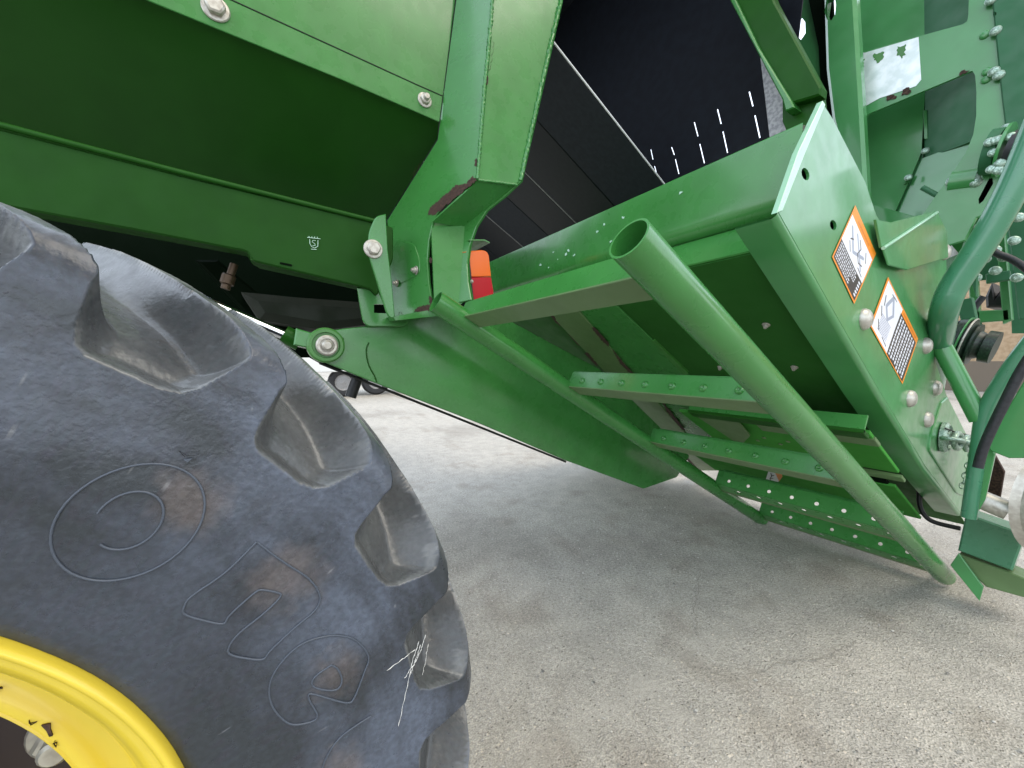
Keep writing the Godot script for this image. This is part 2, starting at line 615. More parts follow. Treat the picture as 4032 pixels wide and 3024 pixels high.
# outlines moulded into the sidewall
func ridge(wheel: Node3D, pts: Array, closed: bool, called := "raised_letter") -> void:
	var c2 := []
	for p in pts:
		c2.append((p as Vector3) - TYRE_C)
	if closed:
		c2.append(c2[0])
	var path := []
	for i in c2.size() - 1:
		var a: Vector3 = c2[i]
		var b: Vector3 = c2[i + 1]
		var k := maxi(int((b - a).length() / 0.006), 1)
		for j in k:
			path.append(a.lerp(b, float(j) / k))
	path.append(c2[-1])
	for i in path.size():
		var r := Vector2(path[i].x, path[i].y).length()
		for k in tyre_section.size() - 1:
			if tyre_section[k + 1].y >= r:
				path[i].z = 0.0005 - lerpf(tyre_section[k].z, tyre_section[k + 1].z, (r - tyre_section[k].y) / maxf(tyre_section[k + 1].y - tyre_section[k].y, 1e-6))
				break
	var st := begin()
	tube(st, path, 0.0010, 6)
	var o := put(called, st, M.ridge, wheel)
	o.position = Vector3.ZERO

func build_wheel() -> void:
	var wheel := holder("wheel", baler)
	wheel.position = TYRE_C - BASE
	build_tyre(wheel)
	M.ridge = plain(Color(0.27, 0.30, 0.345), 0.45)
	# the end of the maker's word: o n e
	var o1 := []
	var o2 := []
	var ctr := V(-0.098,0.946,-0.431)
	var ex := (V(-0.048,0.946,-0.431) - V(-0.141,0.946,-0.431)) * 0.5
	var ey := (V(-0.09,0.993,-0.431) - V(-0.106,0.899,-0.431)) * 0.5
	for i in 48:
		var a := TAU * i / 48.0
		o1.append(ctr + ex * cos(a) + ey * sin(a))
		if i < 40:
			o2.append(ctr + V(-0.002, 0.002, 0) + ex * cos(a - 2.4) * 0.46 + ey * sin(a - 2.4) * 0.50)
	ridge(wheel, o1, true)
	ridge(wheel, o2, false)
	ridge(wheel, fillet([V(-0.015,0.908,-0.431), V(-0.04,0.885,-0.431), V(-0.067,0.87,-0.431), V(-0.071,0.862,-0.431), V(-0.072,0.855,-0.431), V(-0.043,0.835,-0.431), V(-0.041,0.843,-0.431), V(-0.017,0.862,-0.431), V(-0.012,0.861,-0.431), V(0.002,0.853,-0.431), V(0.002,0.849,-0.431), V(-0.014,0.836,-0.431), V(-0.034,0.824,-0.431), V(-0.042,0.813,-0.431), V(-0.042,0.805,-0.431), V(-0.015,0.789,-0.431), V(-0.011,0.797,-0.431), V(0.014,0.816,-0.431), V(0.032,0.825,-0.431), V(0.037,0.837,-0.431), V(0.028,0.858,-0.431), V(0.003,0.885,-0.431), V(-0.015,0.908,-0.431)], 0.012, 4), true)
	ridge(wheel, fillet([V(0.053,0.789,-0.431), V(0.043,0.794,-0.431), V(0.024,0.797,-0.431), V(0.011,0.793,-0.431), V(-0.002,0.782,-0.431), V(-0.011,0.768,-0.431), V(-0.013,0.751,-0.431), V(-0.009,0.734,-0.431), V(0.001,0.716,-0.431), V(0.011,0.71,-0.431), V(0.031,0.708,-0.431), V(0.021,0.732,-0.431), V(0.02,0.742,-0.431), V(0.033,0.732,-0.431), V(0.057,0.712,-0.431), V(0.063,0.714,-0.431), V(0.075,0.74,-0.431), V(0.081,0.751,-0.431), V(0.075,0.767,-0.431), V(0.064,0.782,-0.431), V(0.053,0.789,-0.431)], 0.02, 4), true)
	ridge(wheel, fillet([V(0.043,0.762,-0.431), V(0.029,0.758,-0.431), V(0.023,0.751,-0.431), V(0.027,0.743,-0.431), V(0.047,0.731,-0.431), V(0.053,0.74,-0.431), V(0.049,0.755,-0.431), V(0.043,0.762,-0.431)], 0.012, 4), true)
	ridge(wheel, fillet([V(0.079,0.686,-0.431), V(0.065,0.685,-0.431), V(0.046,0.68,-0.431), V(0.032,0.662,-0.431), V(0.027,0.644,-0.431)], 0.03, 4), false)
	chip(wheel, [V(-0.067,0.999,-0.428), V(-0.062,0.996,-0.428), V(-0.054,0.996,-0.428), V(-0.052,0.995,-0.428), V(-0.056,0.993,-0.428), V(-0.063,0.994,-0.428)], V(0, 0, 1), "gouge", M.black)
	chip(wheel, [V(-0.063,0.994,-0.428), V(-0.056,0.993,-0.428), V(-0.057,0.99,-0.428), V(-0.062,0.99,-0.428)], V(0, 0, 1), "torn_flap", M.ridge)
	# rim: lip, groove, dish
	var st := begin()
	var prof := []
	for q in catmull([Vector2(0.335, 0.03), Vector2(0.3395, 0.015), Vector2(0.3390, 0.004), Vector2(0.3360, 0.0), Vector2(0.3325, 0.0015), Vector2(0.3305, 0.005), Vector2(0.3280, 0.0065), Vector2(0.3230, 0.0085), Vector2(0.312, 0.017), Vector2(0.300, 0.032), Vector2(0.289, 0.054), Vector2(0.278, 0.068), Vector2(0.266, 0.070), Vector2(0.256, 0.064), Vector2(0.2495, 0.064), Vector2(0.2465, 0.072), Vector2(0.2465, 0.16)], 5):
		prof.append(Vector2(q.x - 0.0105 * smoothstep(0.27, 0.33, q.x), -q.y))
	lathe(st, TYRE_C, V(0, 0, 1), prof, 140, true)
	put("rim", st, M.yellow, wheel)
	var hs := begin()
	lathe(hs, TYRE_C, V(0, 0, 1), [Vector2(0.27, -0.20), Vector2(0.0001, -0.205)], 64)
	put("wheel_disc", hs, M.disc, wheel)
	hs = begin()
	lathe(hs, TYRE_C, V(0, 0, 1), [Vector2(0.10, -0.2), Vector2(0.10, -0.12), Vector2(0.085, -0.10), Vector2(0.0001, -0.095)], 48, true)
	put("hub", hs, M.black, wheel)
	for i in 8:
		var a := TAU * i / 8.0 + 0.62
		bolt(wheel, TYRE_C + V(sin(a) * 0.19, cos(a) * 0.19, -0.2), V(0, 0, 1), 0.032, M.zinc, "wheel_nut", true)
	# paint worn off the rim
	for q in [[V(-0.182,0.757,-0.497), V(-0.18,0.757,-0.497), V(-0.178,0.753,-0.497), V(-0.177,0.748,-0.497), V(-0.178,0.747,-0.497), V(-0.18,0.753,-0.497)], [V(-0.175,0.741,-0.497), V(-0.174,0.741,-0.497), V(-0.172,0.738,-0.497), V(-0.173,0.736,-0.497), V(-0.175,0.739,-0.497)], [V(-0.118,0.774,-0.455), V(-0.116,0.776,-0.455), V(-0.116,0.775,-0.455), V(-0.118,0.773,-0.455)], [V(-0.1,0.748,-0.446), V(-0.097,0.75,-0.446), V(-0.097,0.748,-0.446), V(-0.099,0.746,-0.446)], [V(-0.204,0.801,-0.5), V(-0.202,0.802,-0.5), V(-0.201,0.801,-0.5), V(-0.203,0.799,-0.5)], [V(-0.19,0.767,-0.497), V(-0.186,0.763,-0.497), V(-0.186,0.762,-0.497), V(-0.19,0.765,-0.497)]]:
		chip(wheel, q, V(0, 0, 1), "worn_spot")

# ---------------------------------------------------------------- machine
func build_side_panel() -> void:
	var back := V(0, 0, -0.006)
	sheet("side_panel", baler, [V(-0.656,2.136,-1.45), V(-0.034,2.115,-1.45), V(0.517,2.065,-1.45), V(0.615,2.057,-1.45), V(0.681,2.454,-1.45), V(0.724,2.998,-1.45)], back, M.green)
	var fl := sheet("panel_flange", baler, [V(-0.654,2.123,-1.445), V(-0.275,2.136,-1.445), V(-0.033,2.117,-1.445), V(0.515,2.068,-1.445), V(0.613,2.061,-1.445), V(0.598,1.966,-1.445), V(0.256,2.001,-1.445), V(-0.218,2.037,-1.445), V(-0.401,2.054,-1.445), V(-0.658,2.077,-1.445)], V(0, 0, -0.004), M.green, 0.0015)
	var gs := begin()
	tube(gs, [V(-0.656,2.128,-1.45), V(-0.275,2.141,-1.45), V(-0.033,2.123,-1.45), V(0.517,2.074,-1.45), V(0.615,2.067,-1.45)], 0.0022, 6)
	put("seam_groove", gs, M.groove, baler)
	bolt(fl, V(-0.072,2.077,-1.445), V(0, 0, 1), 0.034, M.zinc)
	bolt(fl, V(0.542,2.025,-1.445), V(0, 0, 1), 0.026, M.zinc, "bolt", true)
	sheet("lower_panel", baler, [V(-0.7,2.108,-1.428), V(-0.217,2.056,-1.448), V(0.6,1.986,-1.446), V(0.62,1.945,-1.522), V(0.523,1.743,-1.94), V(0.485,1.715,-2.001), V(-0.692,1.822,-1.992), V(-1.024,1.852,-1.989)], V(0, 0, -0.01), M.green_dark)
	var rail := sheet("frame_rail", baler, fillet([V(-0.771,1.675,-1.5), V(-0.52,1.65,-1.5), V(-0.172,1.616,-1.5), V(0.345,1.575,-1.5), V(0.427,1.568,-1.5), V(0.423,1.449,-1.5), V(0.359,1.309,-1.5), V(0.336,1.333,-1.5), V(-0.02,1.392,-1.5), V(-0.031,1.42,-1.5), V(-0.282,1.445,-1.5), V(-0.532,1.467,-1.5), V(-0.784,1.497,-1.5)], 0.01, 2), V(0, 0, -0.07), M.rail, 0.005)
	var st := begin()
	tube(st, [V(-0.769,1.683,-1.497), V(-0.519,1.658,-1.497), V(-0.171,1.623,-1.497), V(0.368,1.576,-1.497)], 0.008, 10)
	put("rail_lip", st, M.green_dark, rail)
	sheet("rail_foot", rail, [V(-0.025,1.396,-1.503), V(0.341,1.338,-1.507), V(0.361,1.327,-1.556), V(-0.003,1.383,-1.562)], V(0, 0.004, 0), M.rail, 0.0)
	# small stamped mark: a hook-shaped symbol below a hatched bar
	var mk := begin()
	for seg in [[V(0.138,1.487,-1.498), V(0.178,1.488,-1.498)], [V(0.145,1.482,-1.498), V(0.145,1.468,-1.498), V(0.15,1.458,-1.498), V(0.159,1.455,-1.498), V(0.169,1.462,-1.498), V(0.17,1.482,-1.498)], [V(0.163,1.48,-1.498), V(0.155,1.48,-1.498), V(0.152,1.474,-1.498), V(0.16,1.47,-1.498), V(0.161,1.464,-1.498), V(0.153,1.462,-1.498)], [V(0.148,1.45,-1.498), V(0.165,1.451,-1.498)], [V(0.143,1.488,-1.498), V(0.144,1.492,-1.498)], [V(0.151,1.489,-1.498), V(0.153,1.492,-1.498)], [V(0.159,1.488,-1.498), V(0.161,1.493,-1.498)], [V(0.168,1.488,-1.498), V(0.169,1.493,-1.498)]]:
		tube(mk, seg, 0.0011, 5)
	put("stamped_mark", mk, M.speck, rail)
	sheet("slot_rim", rail, [V(0.056,1.397,-1.497), V(0.089,1.393,-1.497), V(0.089,1.387,-1.497), V(0.055,1.391,-1.497)], V(0, 0, -0.004), M.under, 0.0)

func build_arm() -> void:
	var arm := holder("gate_arm", baler)
	var web := sheet("web_plate", arm, [V(0.68,2.534,-1.447), V(0.756,2.439,-1.281), V(0.744,2.341,-1.28), V(0.665,1.709,-1.28), V(0.618,1.666,-1.357), V(0.58,1.635,-1.421), V(0.562,1.595,-1.447), V(0.547,1.524,-1.458), V(0.539,1.454,-1.457), V(0.536,1.364,-1.441), V(0.539,1.257,-1.41), V(0.443,1.239,-1.586), V(0.442,1.406,-1.628), V(0.45,1.646,-1.669), V(0.594,1.906,-1.46), V(0.673,2.422,-1.434)], V(0.008, 0, 0.0), M.green, 0.002)
	sheet("outer_plate", arm, [V(0.756,2.438,-1.28), V(1.097,2.6,-1.28), V(1.054,2.477,-1.28), V(0.943,2.084,-1.28), V(0.848,1.74,-1.28), V(0.825,1.724,-1.28), V(0.665,1.707,-1.28), V(0.741,2.339,-1.28)], V(0, 0, -0.008), M.green, 0.003)
	sheet("far_web_plate", arm, [V(1.087,2.596,-1.281), V(1.054,2.477,-1.28), V(0.848,1.739,-1.277), V(0.804,1.691,-1.32), V(0.752,1.644,-1.375), V(0.719,1.586,-1.399), V(0.693,1.514,-1.407), V(0.677,1.44,-1.399), V(0.67,1.366,-1.379), V(0.669,1.296,-1.353), V(0.63,1.288,-1.406), V(0.64,1.467,-1.463), V(0.666,1.621,-1.488), V(0.789,1.828,-1.397), V(1.013,2.665,-1.414)], V(0.010, 0, 0), M.green, 0.002)
	sheet("underside_plate", arm, [V(0.671,1.705,-1.284), V(0.847,1.732,-1.285), V(0.753,1.64,-1.396), V(0.694,1.593,-1.45), V(0.551,1.585,-1.43)], V(0, 0.006, -0.002), M.green, 0.0)
	sheet("inner_plate", arm, [V(0.558,1.601,-1.456), V(0.692,1.595,-1.441), V(0.676,1.44,-1.401), V(0.667,1.3,-1.357), V(0.627,1.264,-1.4), V(0.542,1.26,-1.406)], V(0, 0, -0.008), M.green, 0.0)
	sheet("bottom_lip", arm, [V(0.396,1.229,-1.43), V(0.551,1.264,-1.43), V(0.64,1.268,-1.43), V(0.582,1.241,-1.43), V(0.404,1.216,-1.43)], V(0, 0.006, -0.1), M.green, 0.0)
	var br := sheet("hinge_bracket", arm, fillet([V(0.375,1.575,-1.4), V(0.341,1.563,-1.4), V(0.316,1.507,-1.4), V(0.31,1.438,-1.4), V(0.369,1.225,-1.4), V(0.394,1.217,-1.4), V(0.386,1.36,-1.4), V(0.377,1.454,-1.4)], 0.02, 4), V(0, 0, -0.010), M.green, 0.003)
	bolt(br, V(0.327,1.45,-1.4), V(0, 0, 1), 0.031, M.zinc)
	var cv := sheet("cover_plate", arm, fillet([V(0.455,1.571,-1.635), V(0.511,1.52,-1.518), V(0.519,1.458,-1.488), V(0.515,1.401,-1.482), V(0.463,1.373,-1.574), V(0.453,1.402,-1.6)], 0.02, 4), V(0.004, 0, 0), M.green, 0.0015)
	bolt(cv, V(0.509,1.417,-1.499), V(-1, 0, 0.1), 0.017, M.zinc, "bolt", true)
	bolt(cv, V(0.458,1.378,-1.584), V(-1, 0, 0.1), 0.014, M.zinc, "bolt", true)
	var wn := newell([V(0.673,2.422,-1.434), V(0.744,2.341,-1.28), V(0.665,1.709,-1.28)])
	if wn.x > 0.0:
		wn = -wn
	var cap := begin()
	lathe(cap, V(0.483,1.513,-1.576), wn, [Vector2(0.017, 0), Vector2(0.017, 0.003), Vector2(0.0001, 0.004)], 20)
	put("hole_plug", cap, M.green_dull, arm)
	var lt := sheet("latch_bracket", arm, fillet([V(0.295,1.337,-1.52), V(0.365,1.342,-1.52), V(0.407,1.235,-1.52), V(0.482,1.242,-1.52), V(0.478,1.218,-1.52), V(0.459,1.203,-1.52), V(0.327,1.199,-1.52), V(0.31,1.217,-1.52), V(0.302,1.274,-1.52)], 0.012, 4), V(0, 0, -0.012), M.green, 0.003, [[V(0.351,1.282,-1.52), V(0.388,1.284,-1.52), V(0.401,1.259,-1.52), V(0.394,1.25,-1.52), V(0.35,1.25,-1.52)]])
	weld(arm, [V(0.751,2.405,-1.279), V(0.742,2.339,-1.279), V(0.724,2.184,-1.279), V(0.701,2.013,-1.279), V(0.683,1.858,-1.279), V(0.667,1.71,-1.279)], 0.006, M.green)
	weld(arm, [V(1.077,2.556,-1.279), V(1.053,2.476,-1.279), V(0.996,2.276,-1.279), V(0.942,2.083,-1.279), V(0.894,1.908,-1.279), V(0.849,1.742,-1.279)], 0.008, M.green)
	weld(arm, [V(0.672,1.708,-1.282), V(0.752,1.717,-1.282), V(0.834,1.726,-1.282)], 0.005, M.green)
	# bare rusty edges
	chip(arm, [V(0.665,1.704,-1.276), V(0.658,1.724,-1.294), V(0.643,1.704,-1.317), V(0.62,1.709,-1.362), V(0.607,1.692,-1.383), V(0.592,1.683,-1.409), V(0.576,1.665,-1.435), V(0.559,1.651,-1.464), V(0.552,1.627,-1.472), V(0.566,1.618,-1.442), V(0.582,1.631,-1.416), V(0.619,1.663,-1.354)], wn)
	chip(arm, [V(0.733,2.185,-1.262), V(0.725,2.215,-1.284), V(0.718,2.172,-1.287), V(0.715,2.111,-1.279), V(0.718,2.086,-1.267), V(0.725,2.121,-1.263)], wn)
	chip(arm, [V(0.714,2.067,-1.27), V(0.71,2.069,-1.279), V(0.708,2.041,-1.276), V(0.711,2.039,-1.269)], wn)
	chip(arm, [V(0.672,1.781,-1.282), V(0.666,1.779,-1.293), V(0.664,1.755,-1.29), V(0.669,1.753,-1.281)], wn)
	chip(arm, [V(0.552,1.449,-1.429), V(0.544,1.459,-1.446), V(0.541,1.44,-1.448), V(0.547,1.433,-1.435)], wn)
	chip(arm, [V(0.54,1.26,-1.407), V(0.538,1.31,-1.422), V(0.531,1.311,-1.436), V(0.533,1.279,-1.425), V(0.501,1.274,-1.484), V(0.494,1.257,-1.492), V(0.521,1.249,-1.44)], wn)
	chip(arm, [V(0.463,1.258,-1.551), V(0.454,1.263,-1.569), V(0.455,1.241,-1.562), V(0.467,1.241,-1.54)], wn)
	chip(arm, [V(0.548,1.838,-1.528), V(0.538,1.825,-1.543), V(0.525,1.801,-1.562), V(0.528,1.796,-1.555), V(0.541,1.812,-1.535)], wn)
	# tail lamp on the far web
	var lamp := holder("tail_lamp", baler)
	var w2n := newell([V(1.087,2.596,-1.281), V(0.848,1.739,-1.277), V(1.013,2.665,-1.414)])
	var hz := w2n.cross(Vector3.UP).normalized()
	hz *= -0.13 * signf(hz.z)
	var am := begin()
	plate(am, [V(0.682,1.49,-1.41), V(0.747,1.504,-1.41), V(0.764,1.504,-1.41), V(0.776,1.499,-1.41), V(0.782,1.487,-1.41), V(0.791,1.405,-1.41), V(0.696,1.394,-1.41)], hz, 0.003)
	put("amber_lens", am, M.amber, lamp)
	var rl := begin()
	plate(rl, [V(0.687,1.391,-1.41), V(0.791,1.402,-1.41), V(0.801,1.345,-1.41), V(0.8,1.326,-1.41), V(0.791,1.315,-1.41), V(0.705,1.287,-1.41)], hz, 0.003)
	put("red_lens", rl, M.red, lamp)
	sheet("lamp_housing", lamp, [V(0.683,1.459,-1.405), V(0.693,1.475,-1.405), V(0.707,1.319,-1.405), V(0.711,1.283,-1.405), V(0.682,1.282,-1.405)], hz, M.rubber_black, 0.002)
	bolt(lamp, V(0.699,1.376,-1.405), V(0, 0, 1), 0.007, M.zinc)
	var hd := begin()
	plate(hd, [V(0.69,1.535,-1.4), V(0.757,1.544,-1.4), V(0.78,1.537,-1.4), V(0.78,1.533,-1.4), V(0.755,1.539,-1.4), V(0.69,1.53,-1.4)], V(0, 0, -0.16), 0.0)
	put("lamp_hood", hd, M.green_dull, lamp)

func build_gate_plate() -> void:
	var gp := sheet("lower_link_plate", baler, fillet([V(0.133,1.136,-1.55), V(0.167,1.176,-1.55), V(0.244,1.191,-1.55), V(0.342,1.204,-1.55), V(0.429,1.231,-1.55), V(0.621,1.273,-1.55), V(0.816,1.307,-1.55), V(1.543,1.001,-1.55), V(2.339,0.413,-1.55), V(2.21,0.293,-1.55), V(1.89,0.278,-1.55), V(1.283,0.546,-1.55), V(0.808,0.78,-1.55), V(0.334,0.996,-1.55), V(0.185,1.067,-1.55), V(0.137,1.094,-1.55)], 0.012, 3), V(0, 0, -0.02), M.green, 0.003)
	var st := begin()
	lathe(st, V(0.184,1.13,-1.55), V(0, 0, 1), [Vector2(0.062, -0.01), Vector2(0.062, 0.02), Vector2(0.056, 0.026), Vector2(0.046, 0.026), Vector2(0.044, 0.018), Vector2(0.030, 0.018)], 40)
	put("pivot_boss", st, M.green_dull, gp)
	st = begin()
	lathe(st, V(0.186,1.129,-1.55), V(0, 0, 1), [Vector2(0.036, 0.015), Vector2(0.036, 0.030), Vector2(0.031, 0.034), Vector2(0.024, 0.034), Vector2(0.022, 0.026), Vector2(0.018, 0.026), Vector2(0.018, 0.042), Vector2(0.012, 0.048), Vector2(0.0001, 0.048)], 36)
	put("pivot_pin", st, M.zinc, gp)
	bolt(gp, V(0.239,1.152,-1.55), V(0, 0, 1), 0.008, M.green_dark, "grease_nipple")
	weld(gp, fillet([V(0.334,1.141,-1.549), V(0.321,1.115,-1.549), V(0.329,1.054,-1.549), V(0.351,1.015,-1.549), V(0.357,0.99,-1.549)], 0.05, 4), 0.0025, M.green_dark)
	# a second, thinner bar behind the plate
	st = begin()
	tube(st, [V(0.17,1.068,-1.62), V(0.309,1.001,-1.62), V(0.679,0.828,-1.62), V(1.345,0.513,-1.62)], 0.0055, 10)
	put("rear_bar", st, M.black, baler)
	st = begin()
	tube(st, [V(0.32,1.011,-1.7), V(0.3,0.963,-1.7), V(0.286,0.926,-1.7)], 0.022, 14)
	put("support_strut", st, M.black, baler)
	# hydraulic cylinder
	var cy := holder("hydraulic_cylinder", baler)
	st = begin()
	tube(st, [V(-0.356,1.369,-1.6), V(-0.044,1.218,-1.6), V(0.071,1.162,-1.6)], 0.017, 18)
	put("piston_rod", st, M.chrome, cy)
	st = begin()
	tube(st, [V(0.058,1.172,-1.6), V(0.108,1.142,-1.6)], 0.032, 18)
	put("rod_collar", st, M.green_dark, cy)
	sheet("clevis", cy, [V(0.094,1.188,-1.535), V(0.168,1.165,-1.535), V(0.163,1.112,-1.535), V(0.084,1.131,-1.535)], V(0, 0, -0.10), M.green, 0.004)
	st = begin()
	tube(st, [V(-0.073,1.401,-1.62), V(-0.093,1.339,-1.62)], 0.012, 12)
	put("pipe", st, M.brass, cy)
	st = begin()
	lathe(st, V(-0.093,1.346,-1.62), V(-0.099,1.324,-1.62) - V(-0.09,1.355,-1.62), [Vector2(0.018, -0.02), Vector2(0.022, -0.016), Vector2(0.022, 0.012), Vector2(0.015, 0.016), Vector2(0.015, 0.03), Vector2(0.0001, 0.03)], 6)
	put("pipe_nut", st, M.brass, cy)
	# the closed belly behind the wheel
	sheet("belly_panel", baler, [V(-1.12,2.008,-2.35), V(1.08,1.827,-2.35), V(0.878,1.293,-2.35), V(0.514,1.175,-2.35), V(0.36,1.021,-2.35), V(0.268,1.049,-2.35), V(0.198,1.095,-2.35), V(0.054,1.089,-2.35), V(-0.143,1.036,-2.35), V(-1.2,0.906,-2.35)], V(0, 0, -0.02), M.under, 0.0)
	sheet("axle_beam", baler, [V(-0.064,1.334,-1.75), V(0.113,1.326,-1.75), V(0.39,1.322,-1.75), V(0.386,1.228,-1.75), V(0.206,1.2,-1.75), V(-0.012,1.233,-1.75)], V(0, 0, -0.25), M.belly, 0.03)
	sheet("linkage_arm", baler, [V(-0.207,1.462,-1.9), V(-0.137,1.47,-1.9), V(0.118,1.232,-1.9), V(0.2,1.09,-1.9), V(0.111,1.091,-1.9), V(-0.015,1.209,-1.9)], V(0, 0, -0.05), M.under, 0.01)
	sheet("data_plate", baler, [V(0.165,1.208,-2), V(0.22,1.231,-2), V(0.223,1.205,-2), V(0.192,1.196,-2)], V(0, 0, -0.003), M.decal_yellow, 0.0)

# a step of the ramp in its own section: s along the ramp, height above the ramp plane
func ramp_pt(s: float, n: float, z: float) -> Vector3:
	return V(0.86641,-0.49933,0) * s + V(0.49933,0.86641,0) * (1.34 + n) + V(0, 0, z)

func build_ramp() -> void:
	var ramp := holder("bale_ramp", baler)
	var zn := -0.44
	var zf := -1.25
	var r := 0.0375
	var st := begin()
	tube(st, [ramp_pt(-0.20, 0, zn), ramp_pt(0.8, 0, zn), ramp_pt(2.26, 0, zn)], r, 40, 0.004)
	put("near_rail_tube", st, M.green, ramp)
	st = begin()
	tube(st, [ramp_pt(-0.21, 0, zf), ramp_pt(0.8, 0, zf), ramp_pt(2.30, 0, zf)], r, 32, 0.004)
	put("far_rail_tube", st, M.green, ramp)
	var folds := [-0.11, 0.41, 0.985, 1.62, 2.18]
	for i in folds.size():
		var s: float = folds[i]
		var h: float = [0.066, 0.066, 0.066, 0.092, 0.086][i]
		var t := 0.004
		var za := zf + 0.025
		var zb := zn - 0.045
		if i == 0:
			za = zf - 0.02
			zb = zn - 0.045
		st = begin()
		var holes := []
		if i >= 3:
			for k in 7:
				var hz := -1.155 + k * 0.1
				var h3 := []
				for q in 12:
					var a := TAU * q / 12.0
					h3.append(ramp_pt(s, 0.046 + sin(a) * 0.009, hz + cos(a) * 0.009))
				holes.append(h3)
		var n0 := 0.0 if i < 3 else 0.014          # the two lowest steps have a sloping, perforated lower flange
		plate(st, [ramp_pt(s, n0, za), ramp_pt(s, h, za), ramp_pt(s, h, zb), ramp_pt(s, n0, zb)], V(0.86641,-0.49933,0) * t, 0.001, holes)
		put("step", st, M.green, ramp)
		var fs := begin()
		var fh := []
		if i >= 3:
			for k in 7:
				var hz := -1.105 + k * 0.1
				var h3 := []
				for q in 12:
					var a := TAU * q / 12.0
					var u := 0.5 + sin(a) * 0.19
					h3.append(ramp_pt(s + 0.058 * u, lerpf(n0, 0.0, u), hz + cos(a) * 0.011))
				fh.append(h3)
			plate(fs, [ramp_pt(s, n0 - 0.001, za), ramp_pt(s + 0.058, -0.001, za + 0.002), ramp_pt(s + 0.058, -0.001, zb), ramp_pt(s, n0 - 0.001, zb)], V(0.49933,0.86641,0) * t, 0.001, fh)
			put("step_flange", fs, M.green, ramp)
			fs = begin()
			plate(fs, [ramp_pt(s + 0.059, -0.002, za), ramp_pt(s + 0.059, -0.002, zb), ramp_pt(s + 0.085, -0.004, zb), ramp_pt(s + 0.085, -0.004, za)], V(0.49933,0.86641,0) * t, 0.001)
			put("step_edge", fs, M.dust, ramp)
		else:
			plate(fs, [ramp_pt(s - 0.002, -0.001, za), ramp_pt(s + 0.068, -0.001, za + 0.005), ramp_pt(s + 0.068, -0.001, zb), ramp_pt(s - 0.002, -0.001, zb)], V(0.49933,0.86641,0) * t, 0.0012)
			put("step_flange", fs, M.dust, ramp)
		fs = begin()
		plate(fs, [ramp_pt(s + 0.004, h + 0.001, za), ramp_pt(s + 0.046, h + 0.001, za), ramp_pt(s + 0.046, h + 0.001, zb), ramp_pt(s + 0.004, h + 0.001, zb)], V(0.49933,0.86641,0) * t, 0.001)
		plate(fs, [ramp_pt(s + 0.043, h + 0.004, za), ramp_pt(s + 0.043, h + 0.022, za), ramp_pt(s + 0.043, h + 0.022, zb), ramp_pt(s + 0.043, h + 0.004, zb)], V(0.86641,-0.49933,0) * t, 0.001)
		put("step_lip", fs, M.green, ramp)
		if i == 1 or i == 2:
			for k in 7:
				var bz := -1.15 + k * 0.1
				var bs := begin()
				lathe(bs, ramp_pt(s, 0.030, bz), -(V(0.86641,-0.49933,0)), [Vector2(0.0125, 0), Vector2(0.011, 0.005), Vector2(0.007, 0.0075), Vector2(0.0055, 0.0072), Vector2(0.005, 0.004), Vector2(0.0001, 0.003)], 16, true)
				put("grip_bump", bs, M.green, ramp)
		if i < 4:
			weld(ramp, [ramp_pt(s - 0.01, 0.004, zb + 0.004), ramp_pt(s + 0.03, -0.004, zb + 0.006), ramp_pt(s + 0.07, -0.002, zb + 0.003)], 0.005, M.green)
	# paint rubbed off the near tube
	var dn := V(0.05, -0.75, 0.66).normalized()
	for q in [[0.62, 0.05, 0.009], [1.80, 0.02, 0.008], [1.72, 0.012, 0.004], [2.16, 0.03, 0.010], [2.0, 0.01, 0.005], [1.55, 0.008, 0.004]]:
		var c := ramp_pt(q[0], 0, zn) + dn * (r + 0.0004)
		var e := dn.cross(V(0.86641,-0.49933,0)).normalized()
		chip(ramp, [c - V(0.86641,-0.49933,0) * q[1] - e * q[2] * 0.4, c - V(0.86641,-0.49933,0) * q[1] * 0.3 + e * q[2], c + V(0.86641,-0.49933,0) * q[1] - e * q[2] * 0.2, c + V(0.86641,-0.49933,0) * q[1] * 0.2 - e * q[2]], dn)
	# end tab and foot
	sheet("end_tab", ramp, fillet([V(2.596,0.054,-0.455), V(2.767,0.019,-0.455), V(3.249,-0.219,-0.455), V(3.164,-0.22,-0.455), V(2.927,-0.138,-0.455), V(2.749,-0.054,-0.455)], 0.02, 4), V(0, 0, -0.012), M.green_dull, 0.002)

